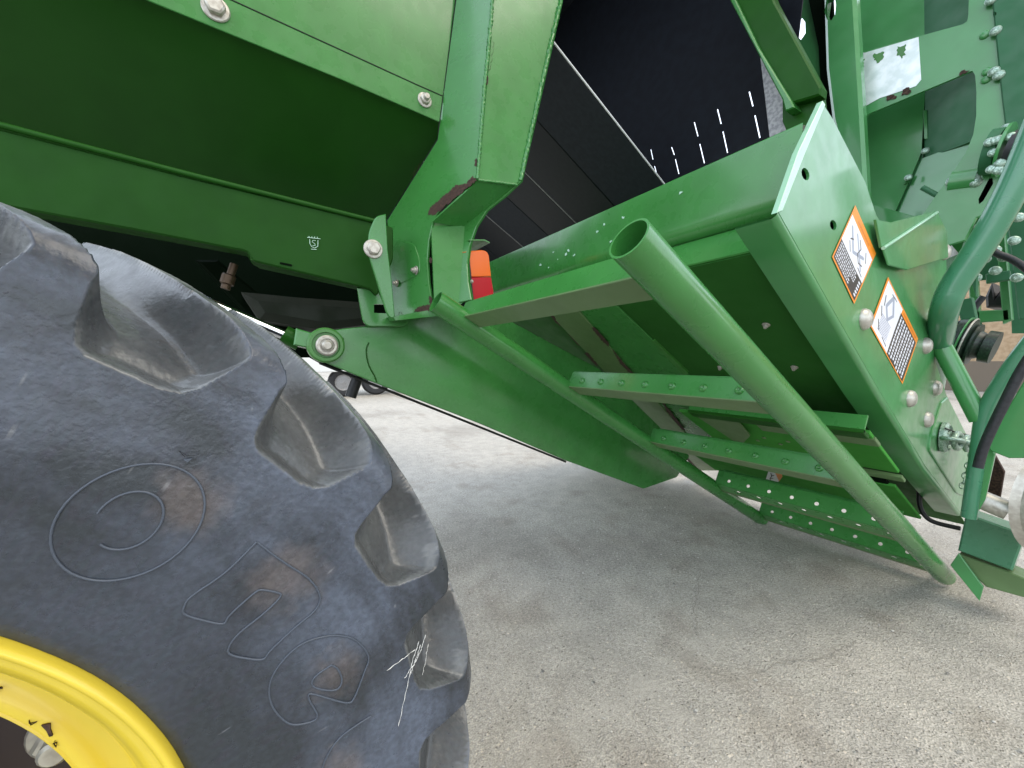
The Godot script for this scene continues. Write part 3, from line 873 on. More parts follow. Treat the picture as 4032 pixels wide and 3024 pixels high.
func build_frame() -> void:
	# cross beam with rounded lower edge
	var beam := holder("cross_beam", baler)
	var st := begin()
	var sec := []
	for q in catmull([Vector2(0.035, 1.592), Vector2(0.006, 1.590), Vector2(0.0, 1.583), Vector2(0.0, 1.47), Vector2(0.004, 1.435), Vector2(0.018, 1.414), Vector2(0.045, 1.405), Vector2(0.10, 1.402)], 5):
		sec.append(q)
	for i in sec.size() - 1:
		var a: Vector2 = sec[i]
		var b: Vector2 = sec[i + 1]
		var p0: Vector2 = sec[maxi(i - 1, 0)]
		var p3: Vector2 = sec[mini(i + 2, sec.size() - 1)]
		var d1 := (b - p0).normalized()
		var d2 := (p3 - a).normalized()
		var x0 := 1.05
		squad(st, V(x0 + a.x, a.y, -0.43), V(d1.y, -d1.x, 0), V(x0 + a.x, a.y, -2.3), V(d1.y, -d1.x, 0), V(x0 + b.x, b.y, -2.3), V(d2.y, -d2.x, 0), V(x0 + b.x, b.y, -0.43), V(d2.y, -d2.x, 0))
	put("beam_shell", st, M.green, beam)
	for q in [V(1.048,1.481,-1.425), V(1.048,1.459,-1.368), V(1.048,1.49,-1.254), V(1.048,1.475,-1.204), V(1.048,1.478,-1.008), V(1.048,1.479,-0.986), V(1.048,1.468,-0.89), V(1.048,1.481,-1.305), V(1.048,1.516,-1.335), V(1.048,1.544,-1.041), V(1.048,1.543,-0.955), V(1.048,1.548,-0.733), V(1.048,1.53,-1.076), V(1.048,1.5,-1.237)]:
		var rr := rng.randf_range(0.003, 0.0065)
		var pts := []
		for k in 7:
			var a := TAU * k / 7.0
			pts.append(q + V(0, sin(a) * rr * rng.randf_range(0.5, 1.2), cos(a) * rr * rng.randf_range(0.6, 1.6)))
		chip(beam, pts, V(-1, 0, 0), "paint_chip", M.speck)
	sheet("beam_skirt", beam, [ramp_pt(0.215, 0.304, -0.43), ramp_pt(0.215, 0.304, -1.8), V(1.075, 1.407, -1.8), V(1.075, 1.407, -0.43)], V(0.006, 0, 0), M.green, 0.0)
	# sheet closed over the ramp, with ribs
	var fl := sheet("tailgate_floor", baler, [ramp_pt(0.21, 0.305, -0.43), ramp_pt(2.45, 0.305, -0.43), ramp_pt(2.45, 0.305, -2.9), ramp_pt(0.21, 0.305, -2.9)], V(0.49933,0.86641,0) * 0.006, M.floor, 0.0)
	sheet("floor_strip", baler, [V(1.002,1.306,-1.375), V(0.996,1.31,-1.193), V(1.687,0.911,-1.391), V(2.288,0.565,-1.541), V(2.942,0.188,-1.667), V(3.115,0.088,-1.967), V(2.236,0.595,-1.71), V(1.666,0.924,-1.566)], V(0.49933,0.86641,0) * 0.012, M.dust, 0.002)
	sheet("floor_band", baler, [V(1.007,1.31,-1.202), V(1.002,1.313,-1.029), V(1.048,1.287,-1.025), V(1.549,0.998,-1.048), V(1.773,0.869,-1.049), V(2.423,0.494,-1.162), V(2.973,0.177,-1.693), V(2.307,0.561,-1.554), V(1.702,0.91,-1.403)], V(0.49933,0.86641,0) * 0.006, M.green, 0.001)
	sheet("floor_slot_lip", baler, [V(1.021,1.3,-1.015), V(1.019,1.301,-1.002), V(1.076,1.268,-1.006), V(1.081,1.265,-1.021)], V(0.49933,0.86641,0) * 0.01, M.green_dull, 0.0)
	sheet("floor_slot_lip", baler, [V(1.31,1.133,-1.045), V(1.308,1.135,-1.028), V(1.545,0.998,-1.038), V(1.561,0.989,-1.067)], V(0.49933,0.86641,0) * 0.01, M.green_dull, 0.0)
	for q in [[V(1.025,1.292,-1.377), V(1.036,1.286,-1.371), V(1.145,1.223,-1.406), V(1.156,1.217,-1.427), V(1.1,1.249,-1.415)], [V(1.216,1.182,-1.438), V(1.238,1.17,-1.438), V(1.312,1.127,-1.456), V(1.311,1.127,-1.475)], [V(1.359,1.1,-1.467), V(1.476,1.032,-1.51), V(1.485,1.027,-1.533), V(1.374,1.091,-1.498)], [V(1.184,1.201,-1.255), V(1.19,1.198,-1.239), V(1.302,1.133,-1.265), V(1.322,1.121,-1.287), V(1.279,1.146,-1.285)], [V(1.347,1.106,-1.284), V(1.45,1.048,-1.319), V(1.566,0.981,-1.343), V(1.571,0.977,-1.365), V(1.462,1.041,-1.344)], [V(1.843,0.821,-1.393), V(1.942,0.764,-1.418), V(2.208,0.611,-1.497), V(2.215,0.606,-1.522), V(1.96,0.754,-1.449)], [V(2.083,0.682,-1.679), V(2.208,0.611,-1.711), V(2.234,0.596,-1.754), V(2.104,0.671,-1.71)], [V(2.789,0.276,-1.896), V(2.79,0.275,-1.809), V(3.023,0.141,-1.876), V(3.129,0.08,-2.027)]]:
		chip(fl, q, -(V(0.49933,0.86641,0)))
	for q in [V(1.511,1.027,-0.876), V(1.505,1.03,-0.618), V(1.274,1.163,-0.601)]:
		bolt(fl, q, -(V(0.49933,0.86641,0)), 0.011, M.zinc, "bolt", true)
	# lower cross members seen between the steps
	var cross := func(s: float, n: float, z0: float, z1: float, depth: float, mat: Material, called: String) -> MeshInstance3D:
		return sheet(called, baler, [ramp_pt(s, n, z0), ramp_pt(s, n, z1), ramp_pt(s + depth, n, z1), ramp_pt(s + depth, n, z0)], V(0.49933,0.86641,0) * 0.012, mat, 0.002)
	cross.call(0.90, 0.14, -1.02, -0.435, 0.05, M.green_dark, "lower_cross_lip")
	sheet("lower_cross_web", baler, [ramp_pt(0.90, 0.142, -1.02), ramp_pt(0.90, 0.142, -0.435), ramp_pt(0.90, 0.20, -0.435), ramp_pt(0.90, 0.20, -1.02)], V(0.86641,-0.49933,0) * 0.008, M.green, 0.001)
	sheet("dusty_gusset", baler, [ramp_pt(0.96, 0.15, -1.02), ramp_pt(0.96, 0.15, -0.84), ramp_pt(1.12, 0.15, -0.86), ramp_pt(1.28, 0.15, -0.97)], V(0.49933,0.86641,0) * 0.006, M.dust, 0.001)
	var cm: MeshInstance3D = cross.call(0.98, 0.17, -1.12, -0.445, 0.36, M.tray, "lower_cross_member")
	cross.call(1.02, 0.166, -0.80, -0.44, 0.06, M.dust, "dusty_strip")
	cross.call(1.36, 0.16, -1.30, -0.44, 0.05, M.dust, "dusty_strip")
	for k in 9:
		var hs := begin()
		lathe(hs, ramp_pt(1.17 + 0.05 * (k % 2), 0.169, -0.56 - 0.045 * k), -(V(0.49933,0.86641,0)), [Vector2(0.009, 0), Vector2(0.007, 0.003), Vector2(0.0001, 0.003)], 12)
		put("rivet", hs, M.dust, cm)
	var tr: MeshInstance3D = cross.call(1.60, 0.19, -1.50, -0.51, 0.46, M.tray, "lower_tray")
	cross.call(1.56, 0.195, -0.66, -0.53, 0.05, M.under, "tray_shadow_gap")  # dark strip drawn as the shade beside the tray
	sheet("safety_sticker", tr, [V(2.299,0.436,-1.053), V(2.302,0.435,-0.994), V(2.527,0.305,-1.105), V(2.545,0.295,-1.184)], V(0.49933,0.86641,0) * 0.002, M.decal_small, 0.0)
	sheet("sticker_header", tr, [V(2.258,0.459,-1.007), V(2.279,0.447,-0.981), V(2.343,0.41,-1.003), V(2.449,0.349,-1.064)], V(0.49933,0.86641,0) * 0.002, M.sticker_orange, 0.0)
	var fg := begin()
	for q in [[V(2.32,0.423,-1.05), V(2.378,0.389,-1.072), V(2.434,0.358,-1.106), V(2.513,0.312,-1.131)], [V(2.369,0.395,-1.068), V(2.35,0.406,-1.047)], [V(2.431,0.359,-1.102), V(2.409,0.372,-1.078)]]:
		tube(fg, q, 0.002, 5)
	put("sticker_figure", fg, M.black, tr)

func build_end_plate() -> void:
	var ep := holder("end_plate", baler)
	var pts := [V(1.118,1.655,-0.42), V(1.181,1.636,-0.42), V(1.401,1.537,-0.42), V(1.49,1.467,-0.42), V(1.622,1.418,-0.42), V(1.895,1.45,-0.42), V(2.243,1.456,-0.42), V(2.277,1.362,-0.42), V(2.212,1.198,-0.42), V(2.18,1.038,-0.42), V(2.364,0.902,-0.42), V(2.905,0.615,-0.42), V(2.878,0.348,-0.42), V(2.759,0.305,-0.42), V(2.127,0.631,-0.42), V(1.583,0.955,-0.42), V(1.223,1.181,-0.42), V(1.013,1.315,-0.42), V(0.926,1.371,-0.42), V(1.01,1.513,-0.42)]
	var hole := func(c: Vector3, rx: float, ry: float) -> Array:
		var out := []
		for k in 12:
			var a := TAU * k / 12.0
			out.append(c + V(cos(a) * rx, sin(a) * ry, 0))
		return out
	var st := begin()
	plate(st, pts, V(0, 0, -0.006), 0.003, [hole.call(V(1.046,1.476,-0.42), 0.02, 0.013), hole.call(V(1.204,1.39,-0.42), 0.02, 0.012)])
	put("side_sheet", st, M.green_plate, ep)
	var fold := [V(0.926,1.371,-0.42), V(1.013,1.315,-0.42), V(1.223,1.181,-0.42), V(1.583,0.955,-0.42), V(2.127,0.631,-0.42), V(2.759,0.305,-0.42)]
	st = begin()
	# rolled fold into the inner flange
	for i in fold.size() - 1:
		var a: Vector3 = fold[i]
		var b: Vector3 = fold[i + 1]
		var rr := 0.014
		var ring := []
		for k in 7:
			var th := PI * 0.5 * k / 6.0
			ring.append([(V(0.49933,0.86641,0)) * -(1.0 - 0.0) * 0.0 + V(0, 0, -rr) + V(0, 0, 1) * cos(th) * rr - (V(0.49933,0.86641,0)) * sin(th) * rr + (V(0.49933,0.86641,0)) * 0.0, V(0, 0, 1) * cos(th) - (V(0.49933,0.86641,0)) * sin(th)])
		for k in 6:
			squad(st, a + ring[k][0], ring[k][1], b + ring[k][0], ring[k][1], b + ring[k + 1][0], ring[k + 1][1], a + ring[k + 1][0], ring[k + 1][1])
		var off := V(0, 0, -rr) - (V(0.49933,0.86641,0)) * rr
		quad(st, a + off, b + off, b + off + V(0, 0, -0.071), a + off + V(0, 0, -0.071), -(V(0.49933,0.86641,0)))
		quad(st, a + off + (V(0.49933,0.86641,0)) * 0.004, b + off + (V(0.49933,0.86641,0)) * 0.004, b + off + V(0, 0, -0.071) + (V(0.49933,0.86641,0)) * 0.004, a + off + V(0, 0, -0.071) + (V(0.49933,0.86641,0)) * 0.004, V(0.49933,0.86641,0))
		quad(st, a + off + V(0, 0, -0.071), b + off + V(0, 0, -0.071), b + off + V(0, 0, -0.071) + (V(0.49933,0.86641,0)) * 0.004, a + off + V(0, 0, -0.071) + (V(0.49933,0.86641,0)) * 0.004, V(0, 0, -1))
	put("inner_flange", st, M.green_plate, ep)
	# upper return edge, its reflected light painted pale
	sheet("upper_return", ep, [V(1.116,1.655,-0.418), V(1.131,1.651,-0.418), V(1.035,1.515,-0.418), V(0.942,1.377,-0.418), V(0.92,1.369,-0.418), V(1.004,1.512,-0.418)], V(0, 0.0, -0.012), M.lit_edge, 0.001)
	sheet("dark_backing", ep, [V(1.197,1.673,-0.45), V(1.433,1.555,-0.45), V(1.602,1.361,-0.45), V(1.187,1.312,-0.45), V(1.014,1.385,-0.45)], V(0, 0, -0.006), M.under, 0.0)  # dark sheet added behind the holes so they look shaded
	# round-headed bolts
	for q in [V(1.427,1.168,-0.42), V(2.03,1.096,-0.42), V(2.115,1.21,-0.42), V(2.205,1.451,-0.42), V(1.878,0.914,-0.42), V(2.194,0.934,-0.42), V(2.098,0.82,-0.42)]:
		bolt(ep, q, V(0, 0, 1), 0.030, M.zinc, "round_bolt", false, true)
	# bent bracket with light painted along its fold, on the upper edge
	st = begin()
	plate(st, [V(2.002,1.556,-0.4), V(2.133,1.512,-0.4), V(2.172,1.423,-0.4), V(1.703,1.329,-0.4), V(1.535,1.326,-0.4), V(1.488,1.364,-0.4)], V(0, 0, -0.004), 0.002)
	plate(st, [V(1.999,1.561,-0.402), V(1.48,1.368,-0.402), V(1.428,1.436,-0.402), V(1.546,1.448,-0.402)], V(0, 0, -0.006), 0.001)
	put("bent_bracket", st, M.green_plate, ep)
	st = begin()
	tube(st, [V(1.98,1.551,-0.398), V(1.477,1.365,-0.398)], 0.005, 10)
	put("bracket_fold", st, M.lit_edge, ep)
	# raised door panel with the latch pin
	var dp := sheet("latch_plate", ep, fillet([V(2.362,0.887,-0.414), V(2.886,0.609,-0.414), V(2.854,0.366,-0.414), V(2.623,0.433,-0.414), V(2.134,0.7,-0.414), V(2.148,0.755,-0.414), V(2.275,0.871,-0.414)], 0.02, 3), V(0, 0, -0.008), M.green_plate, 0.003)
	st = begin()
	lathe(st, V(2.289,0.732,-0.41), V(0, 0, 1), [Vector2(0.060, 0), Vector2(0.060, 0.012), Vector2(0.050, 0.020), Vector2(0.044, 0.014), Vector2(0.030, 0.014), Vector2(0.028, 0.022), Vector2(0.0001, 0.024)], 32)
	put("latch_pin", st, M.zinc_green, ep)
	st = begin()
	tube(st, [V(2.211,0.779,-0.39), V(2.344,0.751,-0.39), V(2.686,0.692,-0.39)], 0.003, 6)
	put("cotter_wire", st, M.black, ep)
	var links := [V(2.21,0.74,-0.375), V(2.284,0.725,-0.375), V(2.369,0.711,-0.375), V(2.46,0.694,-0.375), V(2.539,0.676,-0.375), V(2.588,0.653,-0.375), V(2.594,0.632,-0.375), V(2.582,0.611,-0.375), V(2.561,0.591,-0.375), V(2.54,0.572,-0.375), V(2.52,0.554,-0.375), V(2.5,0.535,-0.375), V(2.48,0.517,-0.375), V(2.46,0.5,-0.375)]
	for i in links.size() - 1:
		var a: Vector3 = links[i]
		var b: Vector3 = links[i + 1]
		var d := (b - a)
		var sd := (V(0, 0, 1) if i % 2 == 0 else d.normalized().cross(V(0, 0, 1)))
		var ring := []
		for k in 13:
			var th := TAU * k / 12.0
			ring.append((a + b) * 0.5 + d * 0.66 * cos(th) + sd * d.length() * 0.36 * sin(th))
		st = begin()
		tube(st, ring, d.length() * 0.12, 6)
		put("chain_link", st, M.zinc_green, ep)
	# warning stickers
	decal(ep, [V(1.33,1.461,-0.418), V(1.495,1.357,-0.418), V(1.351,1.206,-0.418), V(1.198,1.312,-0.418)], M.decal_a)
	decal(ep, [V(1.603,1.302,-0.418), V(1.935,1.12,-0.418), V(1.794,0.968,-0.419), V(1.473,1.152,-0.418)], M.decal_b)
	# foot block
	sheet("foot_block", ep, [V(2.45,0.398,-0.36), V(2.45,0.384,-0.293), V(2.45,0.368,-0.219), V(2.45,0.316,-0.214), V(2.45,0.208,-0.231), V(2.45,0.23,-0.376)], V(0.1, 0, 0), M.teal, 0.006)
	sheet("foot_strap", ep, [V(2.44,0.162,-0.393), V(2.44,0.224,-0.372), V(2.44,0.111,-0.299), V(2.44,0.048,-0.307)], V(0.012, 0, 0), M.green_plate, 0.002)
	sheet("foot_base", ep, [V(2.46,0.214,-0.373), V(2.46,0.197,-0.231), V(2.46,0.188,-0.196), V(2.46,0.113,-0.189), V(2.46,0.108,-0.295), V(2.46,0.148,-0.336)], V(0.10, 0, 0), M.dust, 0.004)
	st = begin()
	tube(st, fillet([V(2.55,0.43,-0.52), V(2.55,0.375,-0.52), V(2.55,0.328,-0.507), V(2.55,0.295,-0.476), V(2.55,0.298,-0.387)], 0.05, 6), 0.010, 10)
	put("loose_hose", st, M.black, ep)

func decal(parent: Node, c: Array, mat: Material) -> void:
	var st := begin()
	var n := V(0, 0, 1)
	var uv := [Vector2(0, 0), Vector2(1, 0), Vector2(1, 1), Vector2(0, 1)]
	for t in [[0, 1, 2], [0, 2, 3]]:
		for k in t:
			st.set_normal(n)
			st.set_uv(uv[k])
			st.add_vertex(c[k])
	put("warning_sticker", st, mat, parent)

func draw_line_px(im: Image, a: Vector2, b: Vector2, w: float, c: Color) -> void:
	var n := int((b - a).length()) + 1
	for i in n + 1:
		var p := a.lerp(b, float(i) / n)
		im.fill_rect(Rect2i(int(p.x - w * 0.5), int(p.y - w * 0.5), maxi(int(w), 1), maxi(int(w), 1)), c)

func sticker_mat(kind: int) -> StandardMaterial3D:
	var im := Image.create(256, 256, false, Image.FORMAT_RGB8)
	var orange := Color(0.93, 0.56, 0.12)
	var dark := Color(0.20, 0.18, 0.18)
	var white := Color(0.90, 0.91, 0.95)
	var grey := Color(0.62, 0.65, 0.72)
	im.fill(orange)
	var r := RandomNumberGenerator.new()
	r.seed = 40 + kind
	if kind == 0:
		# u runs along the orange head, v away from it: head, picture, text
		im.fill_rect(Rect2i(8, 40, 240, 122), white)
		im.fill_rect(Rect2i(8, 162, 240, 86), dark)
		for k in 26:
			im.fill_rect(Rect2i(60 + k * 5, 16 + (k % 3), 3, 11), Color(0.75, 0.40, 0.08))
		draw_line_px(im, Vector2(40, 70), Vector2(110, 130), 10, grey)
		draw_line_px(im, Vector2(110, 130), Vector2(190, 90), 10, grey)
		draw_line_px(im, Vector2(90, 60), Vector2(150, 100), 7, grey)
		draw_line_px(im, Vector2(150, 100), Vector2(205, 140), 7, grey)
		for q in [[120, 60, 150, 80], [150, 80, 140, 110], [140, 110, 170, 130], [170, 130, 200, 120], [60, 120, 90, 145], [190, 60, 215, 90], [80, 95, 60, 110], [180, 145, 225, 150]]:
			draw_line_px(im, Vector2(q[0], q[1]), Vector2(q[2], q[3]), 4, dark)
		for row in 7:
			var x := 16
			var lim := 190 if row < 4 else 150
			while x < lim:
				var w := r.randi_range(6, 18)
				im.fill_rect(Rect2i(x, 168 + row * 11, w, 5), white)
				x += w + 4
		for k in 5:
			im.fill_rect(Rect2i(222, 172 + k * 14, 18, 8), white)
	else:
		im.fill_rect(Rect2i(8, 8, 120, 240), white)
		im.fill_rect(Rect2i(118, 28, 132, 222), dark)
		im.fill_rect(Rect2i(118, 0, 138, 30), orange)
		im.fill_rect(Rect2i(8, 8, 112, 22), white)
		for k in 22:
			im.fill_rect(Rect2i(132 + k * 5, 9 + (k % 3), 3, 11), Color(0.75, 0.40, 0.08))
		draw_line_px(im, Vector2(60, 30), Vector2(40, 100), 9, grey)
		draw_line_px(im, Vector2(60, 30), Vector2(88, 90), 9, grey)
		draw_line_px(im, Vector2(40, 100), Vector2(66, 140), 9, grey)
		draw_line_px(im, Vector2(88, 90), Vector2(66, 140), 7, grey)
		for k in 9:
			draw_line_px(im, Vector2(36, 150 + k * 9), Vector2(92, 144 + k * 9), 4, grey)
		for q in [[50, 26, 78, 22], [22, 70, 30, 110], [20, 130, 34, 160], [26, 190, 44, 220], [70, 225, 100, 232]]:
			draw_line_px(im, Vector2(q[0], q[1]), Vector2(q[2], q[3]), 4, dark)
		for row in 8:
			var y := 38
			while y < 236:
				var h := r.randi_range(7, 18)
				im.fill_rect(Rect2i(126 + row * 15, y, 8, h), white)
				y += h + 4
	var m := StandardMaterial3D.new()
	m.albedo_texture = ImageTexture.create_from_image(im)
	m.roughness = 0.35
	return m

func build_dark_chamber() -> void:
	var ch := holder("bale_chamber", baler)
	# dark belts seen from below, with narrow gaps between them
	var spans := [[-1.357, -1.69], [-1.694, -2.022], [-2.036, -2.33], [-2.334, -2.66], [-2.674, -3.05], [-3.054, -3.5]]
	for q in spans:
		var a := V(0.49933,0.86641,0) * 2.588
		sheet("belt", ch, [a + V(0.86641,-0.49933,0) * -0.8 + V(0, 0, q[0]), a + V(0.86641,-0.49933,0) * 0.66 + V(0, 0, q[0]), a + V(0.86641,-0.49933,0) * 0.66 + V(0, 0, q[1]), a + V(0.86641,-0.49933,0) * -0.8 + V(0, 0, q[1])], V(0.49933,0.86641,0) * 0.01, M.belt if q[0] > -1.6 or (q[0] < -2.2 and q[0] > -2.5) else M.belt_dark, 0.003)
	for q in [[-1.351, 0.0025], [-2.030, 0.004], [-2.668, 0.004]]:  # pale strips painted as the light showing along belt seams
		var a := V(0.49933,0.86641,0) * 2.588
		var z: float = q[0]
		var w: float = q[1]
		sheet("light_seam_strip", ch, [a + V(0.86641,-0.49933,0) * -0.8 + V(0, 0, z + w), a + V(0.86641,-0.49933,0) * 0.66 + V(0, 0, z + w), a + V(0.86641,-0.49933,0) * 0.66 + V(0, 0, z - w), a + V(0.86641,-0.49933,0) * -0.8 + V(0, 0, z - w)], V(0.49933,0.86641,0) * 0.006, M.white if w < 0.003 else M.pale_metal, 0.0)
	# end wall of upright slats, daylight in the gaps
	var zs := [-0.84, -0.968, -1.112, -1.235, -1.385, -1.505, -2.6]
	var slits := []
	for s in [[1498, 263], [0, 0]]:
		pass
	for d in [[V(1.9,2.256,-1.263), V(1.9,2.174,-1.241)], [V(1.9,2.135,-1.231), V(1.9,2.028,-1.204)], [V(1.9,2.256,-1.142), V(1.9,2.176,-1.122)], [V(1.9,2.139,-1.113), V(1.9,2.028,-1.088)], [V(1.9,2.255,-0.995), V(1.9,2.18,-0.977)], [V(1.9,2.139,-0.968), V(1.9,2.029,-0.944)], [V(1.9,2.24,-1.529), V(1.9,2.175,-1.513)], [V(1.9,2.138,-1.503), V(1.9,2.056,-1.478)], [V(1.9,2.192,-1.394), V(1.9,2.142,-1.376)], [V(1.9,2.12,-1.37), V(1.9,2.032,-1.347)]]:
		var a: Vector3 = d[0]
		var b: Vector3 = d[1]
		var w := 0.0034
		slits.append([V(1.9, a.y, a.z - w), V(1.9, a.y, a.z + w), V(1.9, b.y, b.z + w), V(1.9, b.y, b.z - w)])
	var st := begin()
	plate(st, [V(1.9, 1.45, -0.88), V(1.9, 3.6, -0.70), V(1.9, 3.6, -3.5), V(1.9, 1.45, -3.5)], V(0.006, 0, 0), 0.0, slits)
	put("end_curtain", st, M.belt_blue, ch)
	sheet("chamber_roof", ch, [V(0.3, 3.5, -0.75), V(1.95, 3.5, -0.70), V(1.95, 3.5, -3.6), V(0.3, 3.5, -3.6)], V(0, 0.02, 0), M.belt, 0.0)
	sheet("chamber_back", ch, [V(0.3, 1.9, -3.55), V(1.95, 1.3, -3.55), V(1.95, 3.6, -3.55), V(0.3, 3.6, -3.55)], V(0, 0, -0.02), M.belt, 0.0)

func build_right_side() -> void:
	var td := V(0.006, 0, 0)
	# upright post and slanting strut
	sheet("upright_post", baler, [V(2.18,2.722,-0.832), V(2.18,2.635,-0.718), V(2.18,2.323,-0.693), V(2.18,1.778,-0.65), V(2.18,1.641,-0.639), V(2.18,1.757,-0.699), V(2.18,2.104,-0.78), V(2.18,2.337,-0.81)], V(0.05, 0, 0), M.green_plate, 0.012, [[V(2.18,2.644,-0.816), V(2.18,2.647,-0.804), V(2.18,2.627,-0.787), V(2.18,2.588,-0.781), V(2.18,2.548,-0.783), V(2.18,2.534,-0.795), V(2.18,2.55,-0.813), V(2.18,2.587,-0.822)]])
	sheet("post_flange", baler, [V(2.3,2.947,-1.053), V(2.3,2.859,-0.938), V(2.3,2.505,-0.879), V(2.3,2.317,-0.862), V(2.3,2.317,-0.881), V(2.3,2.614,-0.982)], td, M.green_plate, 0.002, [[V(2.3,2.708,-0.981), V(2.3,2.711,-0.961), V(2.3,2.68,-0.946), V(2.3,2.627,-0.943), V(2.3,2.609,-0.962), V(2.3,2.63,-0.974)]])
	sheet("post_groove", baler, [V(2.26,2.84,-0.937), V(2.26,2.758,-0.83), V(2.26,2.047,-0.78), V(2.26,2.225,-0.85), V(2.26,2.506,-0.872)], V(0.02, 0, 0), M.under, 0.0)
	var sr := sheet("slanting_strut", baler, [V(1.72,2.717,-1.053), V(1.72,2.563,-0.858), V(1.72,2.43,-0.815), V(1.72,2.018,-0.651), V(1.72,1.993,-0.653), V(1.72,2.016,-0.759), V(1.72,2.043,-0.776)], V(0.05, 0, 0), M.green_dark, 0.006)
	sheet("strut_rim", baler, [V(1.7,2.698,-1.041), V(1.7,2.664,-0.999), V(1.7,2.57,-0.97), V(1.7,2.271,-0.855), V(1.7,2.015,-0.738), V(1.7,1.982,-0.725), V(1.7,1.985,-0.756), V(1.7,2.032,-0.767)], V(0.07, 0, 0), M.green, 0.004)
	sheet("strut_foot", baler, [V(1.76,2.083,-0.794), V(1.76,2.042,-0.663), V(1.76,1.949,-0.652), V(1.76,1.876,-0.703), V(1.76,1.9,-0.763), V(1.76,1.983,-0.791)], V(0.02, 0, 0), M.green_dark, 0.002)
	sheet("grey_strip", baler, [V(1.86,2.352,-0.931), V(1.86,2.274,-0.896), V(1.86,2.126,-0.835), V(1.86,1.945,-0.817), V(1.86,1.975,-0.882)], V(0.01, 0, 0), M.pale_metal, 0.001)
	# large upright panel with two openings
	var w1 := fillet([V(2.3,2.733,-0.758), V(2.3,2.497,-0.744), V(2.3,2.419,-0.725), V(2.3,2.395,-0.699), V(2.3,2.309,-0.416), V(2.3,2.324,-0.407), V(2.3,2.464,-0.411)], 0.02, 3)
	w1 = [V(2.3,2.73,-0.76), V(2.3,2.492,-0.742), V(2.3,2.438,-0.731), V(2.3,2.409,-0.715), V(2.3,2.393,-0.696), V(2.3,2.31,-0.421), V(2.3,2.313,-0.41), V(2.3,2.334,-0.408), V(2.3,2.461,-0.411)]
	var w2 := [V(2.3,2.086,-0.705), V(2.3,2.112,-0.701), V(2.3,2.122,-0.687), V(2.3,2.124,-0.402), V(2.3,2.124,-0.39), V(2.3,2.104,-0.382), V(2.3,2.038,-0.376), V(2.3,1.953,-0.373), V(2.3,1.886,-0.378), V(2.3,1.829,-0.394), V(2.3,1.752,-0.434), V(2.3,1.692,-0.47), V(2.3,1.626,-0.507), V(2.3,1.607,-0.597), V(2.3,1.664,-0.646), V(2.3,1.775,-0.681)]
	sheet("perforated_panel", baler, [V(2.3,2.766,-0.766), V(2.3,2.429,-0.337), V(2.3,1.834,-0.295), V(2.3,1.598,-0.268), V(2.3,1.576,-0.356), V(2.3,1.498,-0.382), V(2.3,1.478,-0.488), V(2.3,1.511,-0.587), V(2.3,1.651,-0.667), V(2.3,1.82,-0.695)], V(0.012, 0, 0), M.green_plate, 0.004, [w1, w2])
	sheet("pale_patch", baler, [V(2.298,2.409,-0.736), V(2.298,2.39,-0.711), V(2.298,2.343,-0.541), V(2.298,2.171,-0.527), V(2.298,2.154,-0.542), V(2.298,2.168,-0.654), V(2.298,2.159,-0.71), V(2.298,2.268,-0.723)], V(0.001, 0, 0), M.worn, 0.0)  # thin pale patch laid on the panel
	for q in [[V(2.297,2.37,-0.729), V(2.297,2.363,-0.713), V(2.297,2.322,-0.715), V(2.297,2.328,-0.725)], [V(2.297,2.363,-0.682), V(2.297,2.353,-0.648), V(2.297,2.325,-0.65), V(2.297,2.317,-0.662), V(2.297,2.338,-0.678)], [V(2.297,2.344,-0.604), V(2.297,2.339,-0.579), V(2.297,2.3,-0.58), V(2.297,2.288,-0.591), V(2.297,2.321,-0.604)]]:
		chip(baler, q, V(-1, 0, 0), "paint_drip", M.green_dull)
	for q in [[V(2.297,2.144,-0.632), V(2.297,2.164,-0.627), V(2.297,2.157,-0.606), V(2.297,2.146,-0.6), V(2.297,2.139,-0.601), V(2.297,2.139,-0.614)], [V(2.297,2.143,-0.587), V(2.297,2.161,-0.581), V(2.297,2.159,-0.564), V(2.297,2.139,-0.555), V(2.297,2.137,-0.558), V(2.297,2.138,-0.572)], [V(2.297,2.128,-0.425), V(2.297,2.139,-0.416), V(2.297,2.129,-0.399), V(2.297,2.124,-0.401)]]:
		chip(baler, q, V(-1, 0, 0))
	sheet("tank_back", baler, [V(2.66,3.144,-0.972), V(2.66,2.678,-0.391), V(2.66,1.904,-0.359), V(2.66,1.49,-0.474), V(2.66,1.553,-0.765), V(2.66,2.193,-0.862)], V(0.02, 0, 0), M.green_plate_dark, 0.0)
	# inside the openings
	sheet("tank_wall", baler, [V(2.5,2.93,-0.855), V(2.5,2.716,-0.582), V(2.5,2.205,-0.559), V(2.5,1.952,-0.561), V(2.5,1.828,-0.601), V(2.5,1.602,-0.68), V(2.5,1.851,-0.783)], V(0.02, 0, 0), M.green_plate, 0.0)
	sheet("tank_side", baler, [V(2.5,2.716,-0.582), V(2.5,2.205,-0.559), V(2.5,1.92,-0.557), V(2.34,1.88,-0.372), V(2.34,2.138,-0.383), V(2.34,2.506,-0.412)], V(0.02, 0, -0.01), M.green_plate_dark, 0.0)
	sheet("tank_chute", baler, [V(2.5,1.926,-0.557), V(2.36,1.893,-0.373), V(2.36,1.69,-0.455), V(2.42,1.593,-0.538), V(2.5,1.602,-0.68)], V(0.02, 0.01, 0), M.green_plate, 0.0)
	for q in [[V(2.49,2.128,-0.56), V(2.49,2.122,-0.548), V(2.49,1.999,-0.541), V(2.49,2.004,-0.552)], [V(2.49,1.86,-0.597), V(2.49,1.865,-0.588), V(2.49,1.834,-0.602), V(2.49,1.833,-0.611)]]:
		sheet("seam_lip", baler, q, V(0.01, 0, 0), M.green_plate, 0.001)
